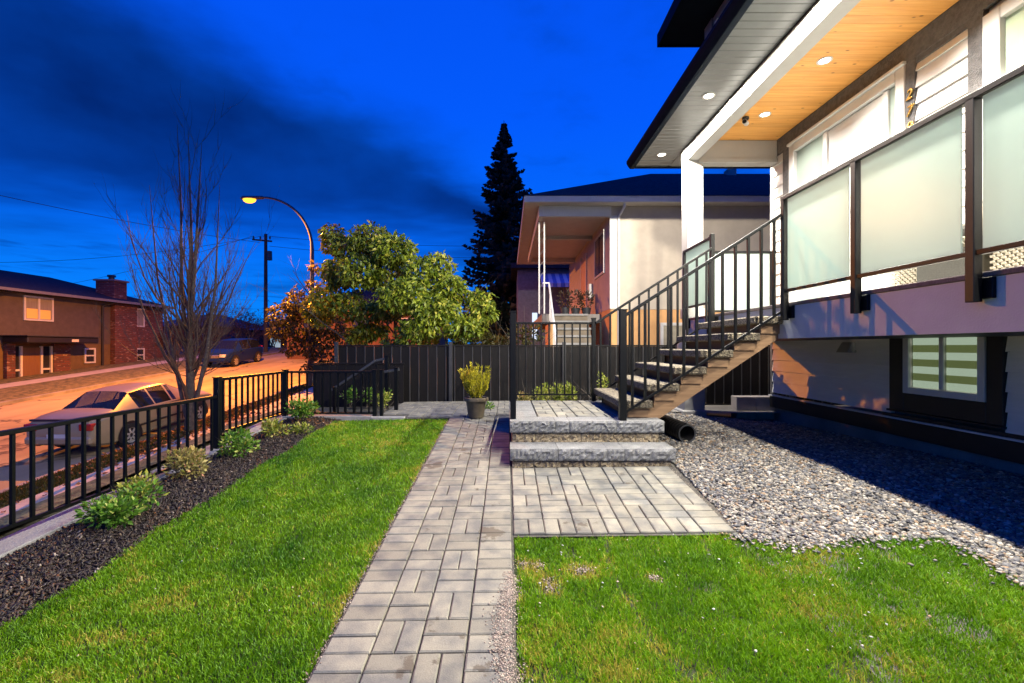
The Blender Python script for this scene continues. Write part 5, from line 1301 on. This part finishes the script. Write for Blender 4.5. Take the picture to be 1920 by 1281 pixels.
# dark blue hatchback SUV facing us
BLU = car_paint('dark_blue_paint', (.006, .018, .10), .0); BLU.node_tree.nodes['Principled BSDF'].inputs['Coat Weight'].default_value = .04; BLU.node_tree.nodes['Principled BSDF'].inputs['Specular IOR Level'].default_value = .12
suv_y = 30.0; suv_z = street(0, suv_y)-.02
st2 = [(-2.10, .45, .80, .86, .74, .62, .70), (-2.05, .32, .98, 1.15, .84, .66, .78), (-1.85, .26, 1.03, 1.50, .88, .60, .84), (-1.30, .24, 1.03, 1.62, .90, .62, .86), (-.55, .24, 1.02, 1.66, .90, .62, .86), (-.48, .24, 1.02, 1.66, .90, .62, .86), (.20, .24, 1.01, 1.64, .90, .62, .86), (.26, .24, 1.01, 1.63, .90, .62, .86), (.42, .24, 1.0, 1.58, .90, .63, .86), (1.12, .24, .98, 1.10, .89, .72, .86), (1.6, .26, .94, 1.03, .87, .72, .84), (1.98, .30, .84, .93, .82, .66, .78), (2.12, .40, .66, .72, .74, .58, .70)]
suv = car('parked_car', 'dark blue hatchback parked facing downhill across the street', (-18.05, suv_y, suv_z), (-math.atan(S), 0, math.pi), BLU, st2,
    {1: 'rear_window', 2: 'side_window', 3: 'side_window', 5: 'side_window', 7: 'side_window', 8: 'windscreen'}, [(.925, -1.28), (-.925, -1.28), (.925, 1.30), (-.925, 1.30)], .35,
    [(.55, .80, -2.12, -2.0, .85, 1.1), (-.80, -.55, -2.12, -2.0, .85, 1.1)], [(.40, .74, 2.0, 2.13, .66, .84), (-.74, -.40, 2.0, 2.13, .66, .84)], None, 'cars parked along the street', .89)
MB().box(-.36, .36, 2.05, 2.14, .60, .80).build('grille', mat('chrome_grille', (.45, .44, .42), .2, .2, metal=.8), suv, .02, local=True)
MB().box(-.78, .78, 2.02, 2.20, .38, .56).build('bumper', BLU, suv, .05, local=True)

# ------------------------------------------------------------------ loose stuff: grass, gravel, mulch, leaves
def inside(poly, X, Y):
    r = np.zeros(len(X), bool); n = len(poly)
    for i in range(n):
        x0, y0 = poly[i]; x1, y1 = poly[(i+1) % n]
        c = ((y0 > Y) != (y1 > Y)) & (X < (x1-x0)*(Y-y0)/(y1-y0+1e-12)+x0); r ^= c
    return r
def vnoise(X, Y, s, seed=0):
    """cheap smooth value noise on arrays"""
    r = np.random.default_rng(seed); T = r.random((256, 256))
    u, v = X*s+100, Y*s+100; i, j = np.floor(u).astype(int), np.floor(v).astype(int); a, b = u-i, v-j
    a = a*a*(3-2*a); b = b*b*(3-2*b)
    g = lambda p, q: T[p % 256, q % 256]
    return (g(i, j)*(1-a)+g(i+1, j)*a)*(1-b)+(g(i, j+1)*(1-a)+g(i+1, j+1)*a)*b
def zarr(X, Y):
    xs_ = np.linspace(-4, 5, 181); ys_ = np.linspace(-2, 9, 221)
    if not hasattr(zarr, 'T'): zarr.T = np.array([[yard(x, y) for x in xs_] for y in ys_])
    u = np.clip((X+4)/9*180, 0, 179.999); v = np.clip((Y+2)/11*220, 0, 219.999); i, j = u.astype(int), v.astype(int); a, b = u-i, v-j; T = zarr.T
    return (T[j, i]*(1-a)+T[j, i+1]*a)*(1-b)+(T[j+1, i]*(1-a)+T[j+1, i+1]*a)*b
GRASS = leaf_mat('grass_blade', (.024, .118, .002), (.178, .355, .004), (.40, .35, .05), .32, .5)
def grass(name, poly, n, ymin, hgt, label_seed, thin=None, dry=None):
    xs_ = [p[0] for p in poly]; ys_ = [p[1] for p in poly]
    x0, x1, y0, y1 = min(xs_), max(xs_), max(min(ys_), ymin), max(ys_)
    u = rng.random(n*2); 
    # denser near the camera: density ~ 1/y
    Y = y0*(y1/y0)**u; X = x0+(x1-x0)*rng.random(n*2)
    k = inside(poly, X+.03*(vnoise(X, Y, 11, 77)-.5), Y+.035*(vnoise(X, Y, 11, 78)-.5)); X, Y = X[k], Y[k]
    if thin is not None: k = rng.random(len(X)) < thin(X, Y); X, Y = X[k], Y[k]
    X, Y = X[:n], Y[:n]; n = len(X); Z = zarr(X, Y)-.008
    clump = vnoise(X, Y, 6, 1)*.5+vnoise(X, Y, 22, 2)*.5
    h = hgt*(.55+.75*clump)*rng.uniform(.7, 1.25, n)
    wd = (.0030+.0007*Y)*rng.uniform(.7, 1.3, n)
    a = rng.random(n)*6.283; lean = rng.uniform(.15, .95, n)*h; b = rng.random(n)*6.283
    dx, dy = np.cos(a)*wd/2, np.sin(a)*wd/2; lx_, ly_ = np.cos(b)*lean, np.sin(b)*lean
    V = np.empty((n, 5, 3))
    V[:, 0] = np.stack([X-dx, Y-dy, Z], 1); V[:, 1] = np.stack([X+dx, Y+dy, Z], 1)
    V[:, 2] = np.stack([X+dx*.8+lx_*.35, Y+dy*.8+ly_*.35, Z+h*.6], 1); V[:, 3] = np.stack([X-dx*.8+lx_*.35, Y-dy*.8+ly_*.35, Z+h*.6], 1)
    V[:, 4] = np.stack([X+lx_, Y+ly_, Z+h*.95], 1)
    i = np.arange(n)*5
    F4 = np.stack([i, i+1, i+2, i+3], 1); F3 = np.stack([i+3, i+2, i+4], 1)
    base = .66*vnoise(X, Y, 2.0, 5)+.46*vnoise(X, Y, 8, 6)+.50*(rng.random(n)-.5)-.06+.30*(rng.random(n) > .93)
    if dry is not None: base = base + dry(X, Y)*rng.uniform(.5, 1.1, n)
    base = np.clip(base, 0, 1)
    o = np_mesh(name, V.reshape(-1, 3), [F4, F3], GRASS, None, np.repeat(base, 5)); o['kind'] = 'stuff'; return o
edge = [(-2.60+.03*math.sin(y*5)+.03*mnoise.noise(Vector((0, y*2, 0))), y) for y in frange(1.0, 6.72, .12)]
polyL = edge + [(-2.2, 6.76), (-.88, 6.76), (-.88, 1.0)]
grass('grass', polyL, 135000, 1.3, .030, 1, dry=lambda X, Y: .35*np.exp(-((X+.87)/.05)**2))
def ground_px(a, b, z0=.3):
    z = z0
    for _ in range(6):
        Yv = FPX*(H-z)/(b-CY); Xv = (a-CX)*Yv/FPX; z = yard(Xv, Yv)
    return Xv, Yv
gedge = [ground_px(*p) for p in ((1370, 1003), (1440, 1014), (1500, 1024), (1545, 1024), (1600, 1010), (1650, 1014), (1700, 1010), (1770, 1012), (1810, 1026), (1850, 1050), (1890, 1075), (1920, 1100))]
xr, yr = gedge[-1]
polyR = [(.05, 1.0), (.05, 3.195), (1.6, 3.20), (1.63, gedge[0][1])] + gedge + [(xr+.05, yr-.5), (xr+.08, 1.0)]
def segd(X, Y, p, q):
    px_, py_ = p; qx, qy = q; t = np.clip(((X-px_)*(qx-px_)+(Y-py_)*(qy-py_))/((qx-px_)**2+(qy-py_)**2), 0, 1)
    return np.hypot(X-(px_+t*(qx-px_)), Y-(py_+t*(qy-py_)))
seams = [[ground_px(*p) for p in s_] for s_ in (((1138, 1012), (1142, 1060)), ((1150, 1080), (1180, 1125)), ((1180, 1125), (1232, 1215)), ((1312, 1005), (1335, 1045)), ((1480, 1128), (1560, 1190)), ((1600, 1205), (1690, 1262)), ((1232, 1215), (1300, 1275)))]
bare = [(*ground_px(980, 1060), .06), (*ground_px(1010, 1062), .05), (*ground_px(1028, 1092), .06), (*ground_px(1035, 1108), .05), (*ground_px(1085, 1072), .06), (*ground_px(1225, 1085), .05), (*ground_px(1100, 1070), .05), (*ground_px(960, 1120), .05)]
def thinR(X, Y):
    p = np.ones(len(X))*.97
    for a, b in seams: p *= 1-.7*np.exp(-(segd(X, Y, a, b)/.018)**2)
    for x, y, r in bare: p *= 1-.8*np.exp(-(np.hypot(X-x, Y-y)/r)**2)
    p *= 1-.55*(vnoise(X, Y, 5, 9) > .78)
    return p
def dryR(X, Y):
    d = .08+.30*vnoise(X, Y, 3.5, 12)
    for a, b in seams: d += .2*np.exp(-(segd(X, Y, a, b)/.04)**2)
    for x, y, r in bare: d += .6*np.exp(-(np.hypot(X-x, Y-y)/(r*1.6))**2)
    return d
grass('grass', polyR, 140000, 1.3, .030, 2, thinR, dryR)

ICO = None
def ico():
    bm = bmesh.new(); bmesh.ops.create_icosphere(bm, subdivisions=1, radius=1)
    v = np.array([q.co[:] for q in bm.verts]); f = np.array([[q.index for q in ff.verts] for ff in bm.faces]); bm.free(); return v, f
def pebbles(name, X, Y, Z, size, m, flat=.55, kind='stuff', smooth_=True):
    v0, f0 = ico(); n = len(X); nv = len(v0)
    sc = size[:, None]*np.stack([rng.uniform(.8, 1.35, n), rng.uniform(.65, 1.05, n), rng.uniform(flat*.7, flat*1.3, n)], 1)
    jig = 1+rng.normal(scale=.10, size=(n, nv, 1))
    V = v0[None]*jig*sc[:, None, :]
    a = rng.random(n)*6.283; tx_ = rng.normal(scale=.35, size=n); c, s_ = np.cos(tx_), np.sin(tx_)
    y_ = V[:, :, 1]*c[:, None]-V[:, :, 2]*s_[:, None]; z_ = V[:, :, 1]*s_[:, None]+V[:, :, 2]*c[:, None]
    c, s_ = np.cos(a)[:, None], np.sin(a)[:, None]
    V = np.stack([V[:, :, 0]*c-y_*s_+X[:, None], V[:, :, 0]*s_+y_*c+Y[:, None], z_+Z[:, None]], 2)
    F = (f0[None]+(np.arange(n)*nv)[:, None, None]).reshape(-1, 3)
    o = np_mesh(name, V.reshape(-1, 3), [F], m, None, np.repeat(rng.random(n), nv), smooth_=smooth_)
    if kind: o['kind'] = kind
    return o
def stone_mat(name, stops):
    m, nt, b = new_mat(name); L = nt.links.new
    at = nt.nodes.new('ShaderNodeAttribute'); at.attribute_name = 'rnd'; rp = nt.nodes.new('ShaderNodeValToRGB'); L(at.outputs['Fac'], rp.inputs[0])
    cr = rp.color_ramp; cr.interpolation = 'CONSTANT'
    for i, (p, c) in enumerate(stops):
        e = cr.elements[i] if i < 2 else cr.elements.new(p)
        e.position = p; e.color = (*c, 1)
    n = nt.nodes.new('ShaderNodeTexNoise'); n.inputs['Scale'].default_value = 60; tc = nt.nodes.new('ShaderNodeTexCoord'); L(tc.outputs['Object'], n.inputs[0])
    mr = nt.nodes.new('ShaderNodeMapRange'); L(n.outputs[0], mr.inputs[0]); mr.inputs[3].default_value = .7; mr.inputs[4].default_value = 1.3
    hs = nt.nodes.new('ShaderNodeHueSaturation'); L(mr.outputs[0], hs.inputs['Value']); L(rp.outputs[0], hs.inputs['Color'])
    L(hs.outputs[0], b.inputs['Base Color']); setp(b, Roughness=.6); return m
GRAV = stone_mat('gravel_stone', [(0, (.080, .082, .088)), (.2, (.165, .152, .130)), (.40, (.115, .115, .120)), (.55, (.25, .225, .180)), (.68, (.22, .150, .090)), (.78, (.04, .039, .040)), (.88, (.36, .33, .28))])
gpoly = [(1.62, 3.10), (1.66, 3.6), (1.70, 4.45), (1.72, 4.95), (1.72, 7.0), (2.2, 7.72), (4.62, 7.9), (4.62, 1.9), (xr+.05, 1.9)] + gedge[::-1]
n = 85000; u = rng.random(n); Y = 2.0*(8.0/2.0)**u; X = 1.58+(4.64-1.58)*rng.random(n); k = inside(gpoly, X, Y); X, Y = X[k], Y[k]
n = len(X); sz = np.clip(rng.lognormal(math.log(.0118), .33, n), .0065, .028)*(1+.10*np.maximum(0, Y-4))
Z = zarr(X, Y)+sz*.15+rng.uniform(0, .012, n)
pebbles('gravel', X, Y, Z, sz, GRAV)
# pea gravel in the bare strips along the path edges
PEA = stone_mat('pea_gravel', [(0, (.18, .135, .105)), (.3, (.27, .215, .17)), (.55, (.12, .10, .09)), (.75, (.36, .30, .24))])
n = 2600; Y = rng.uniform(1.75, 2.75, n); X = .025+.035*rng.normal(size=n)*np.clip(1.2-np.abs(Y-2.2), .3, 1) - .05*np.exp(-((Y-2.25)/.28)**2)
X2 = -.875+.014*rng.normal(size=1600); Y2 = rng.uniform(1.6, 6.6, 1600)
X3 = 1.60+.05*np.abs(rng.normal(size=900))-.04; Y3 = rng.uniform(3.2, 4.6, 900)
X4 = np.concatenate([x+.5*r*rng.normal(size=70) for x, y, r in bare]); Y4 = np.concatenate([y+.5*r*rng.normal(size=70) for x, y, r in bare])
XX, YY = np.concatenate([X, X2, X3, X4]), np.concatenate([Y, Y2, Y3, Y4]); onp = (XX > -.86) & (XX < .03)
pebbles('pea_gravel', XX, YY, zarr(XX, YY)+np.where(onp, .024, .006), rng.uniform(.002, .0058, len(XX)), PEA)
# pale petals and chips lying in the right hand grass
n = 120; X = rng.uniform(.1, 2.7, n); Y = rng.uniform(1.75, 3.2, n); k = inside(polyR, X, Y); X, Y = X[k], Y[k]
pebbles('chippings', X, Y, zarr(X, Y)+.022, rng.uniform(.003, .009, len(X)), stone_mat('pale_chip', [(0, (.34, .35, .32)), (.6, (.36, .31, .23)), (.85, (.25, .17, .10))]), .35)
kk = rng.integers(0, len(gedge)-1, 420); tt = rng.random(420); ga = np.array(gedge)
X = ga[kk, 0]*(1-tt)+ga[kk+1, 0]*tt-rng.exponential(.03, 420); Y = ga[kk, 1]*(1-tt)+ga[kk+1, 1]*tt-rng.exponential(.05, 420)
pebbles('gravel', X, Y, zarr(X, Y)+.016, rng.uniform(.007, .015, 420), GRAV)
n = 70; X = rng.uniform(-2.5, -.95, n); Y = rng.uniform(1.75, 6.5, n)
pebbles('chippings', X, Y, zarr(X, Y)+.024, rng.uniform(.003, .007, n), MATS.get('x') or stone_mat('pale_chip_2', [(0, (.34, .35, .30)), (.6, (.36, .34, .16))]), .35)
# bark chips
n = 15000; u = rng.random(n); Y = 1.6*(6.85/1.6)**u; X = rng.uniform(-3.33, -2.55, n)
k = X < (-2.575+.03*np.sin(Y*5)); X, Y = X[k], Y[k]; n = len(X)
hump = .035*np.sin(np.pi*np.clip((X+3.32)/.7, 0, 1)); Z = zarr(X, Y)+hump+.003+rng.uniform(0, .010, n)
v0 = np.array([(-1,-.35,-.2),(1,-.3,-.2),(1,.35,-.2),(-1,.3,-.2),(-.9,-.3,.2),(.85,-.25,.25),(.9,.3,.2),(-.8,.28,.25)])
f0 = np.array([(0,3,2,1),(4,5,6,7),(0,1,5,4),(1,2,6,5),(2,3,7,6),(3,0,4,7)])
sc = rng.uniform(.006, .020, n)[:, None]*np.stack([rng.uniform(.8, 1.6, n), rng.uniform(.6, 1.3, n), rng.uniform(.5, 1.4, n)], 1)
V = v0[None]*sc[:, None, :]
def rotz_t(V, a, t):
    c, s_ = np.cos(t)[:, None], np.sin(t)[:, None]; y = V[:, :, 1]*c-V[:, :, 2]*s_; z = V[:, :, 1]*s_+V[:, :, 2]*c; x = V[:, :, 0]
    c2, s2 = np.cos(t*1.3)[:, None], np.sin(t*1.3)[:, None]; x, z = x*c2-z*s2, x*s2+z*c2
    c, s_ = np.cos(a)[:, None], np.sin(a)[:, None]; return np.stack([x*c-y*s_, x*s_+y*c, z], 2)
V = rotz_t(V, rng.random(n)*6.283, rng.normal(scale=.5, size=n)) + np.stack([X, Y, Z], 1)[:, None]
MCH = stone_mat('bark_chip', [(0, (.012, .008, .006)), (.35, (.026, .016, .010)), (.7, (.045, .028, .017)), (.93, (.10, .066, .04)), (.985, (.30, .25, .20))])
o = np_mesh('mulch', V.reshape(-1, 3), [(f0[None]+(np.arange(n)*8)[:, None, None]).reshape(-1, 4)], MCH, None, np.repeat(rng.random(n), 8)); o['kind'] = 'stuff'
# dead leaves on the boulevard under the bare tree, and rough grass along the strip
n = 1500; X = -9.05+rng.normal(scale=.45, size=n); X = np.clip(X, -9.4, -8.2); Y = rng.normal(13.5, 2.2, n)
Z = np.array([terrain(a, b) for a, b in zip(X, Y)])+.13
D = rng.normal(size=(n, 3)); D[:, 2] *= .25
o = leaves_mesh('fallen_leaves', np.stack([X, Y, Z], 1), D, rng.uniform(.07, .14, n), .07, leaf_mat('dead_leaf', (.10, .04, .015), (.30, .13, .05), None, .2, .7), None); o['kind'] = 'stuff'
n = 16000; X = rng.uniform(-9.4, -8.72, n); Y = 7*(30/7)**rng.random(n); Z = np.array([terrain(a, b) for a, b in zip(X, Y)])+.09
D = rng.normal(scale=.35, size=(n, 3)); D[:, 2] = 1
o = leaves_mesh('boulevard_grass', np.stack([X, Y, Z], 1), D, rng.uniform(.05, .10, n), .018, leaf_mat('rough_verge_blade', (.018, .026, .004), (.055, .06, .010), (.12, .09, .03)), None); o['kind'] = 'stuff'
print('tris', sum(len(o.data.polygons) for o in bpy.data.objects if o.type == 'MESH'), 'objs', len(bpy.data.objects))
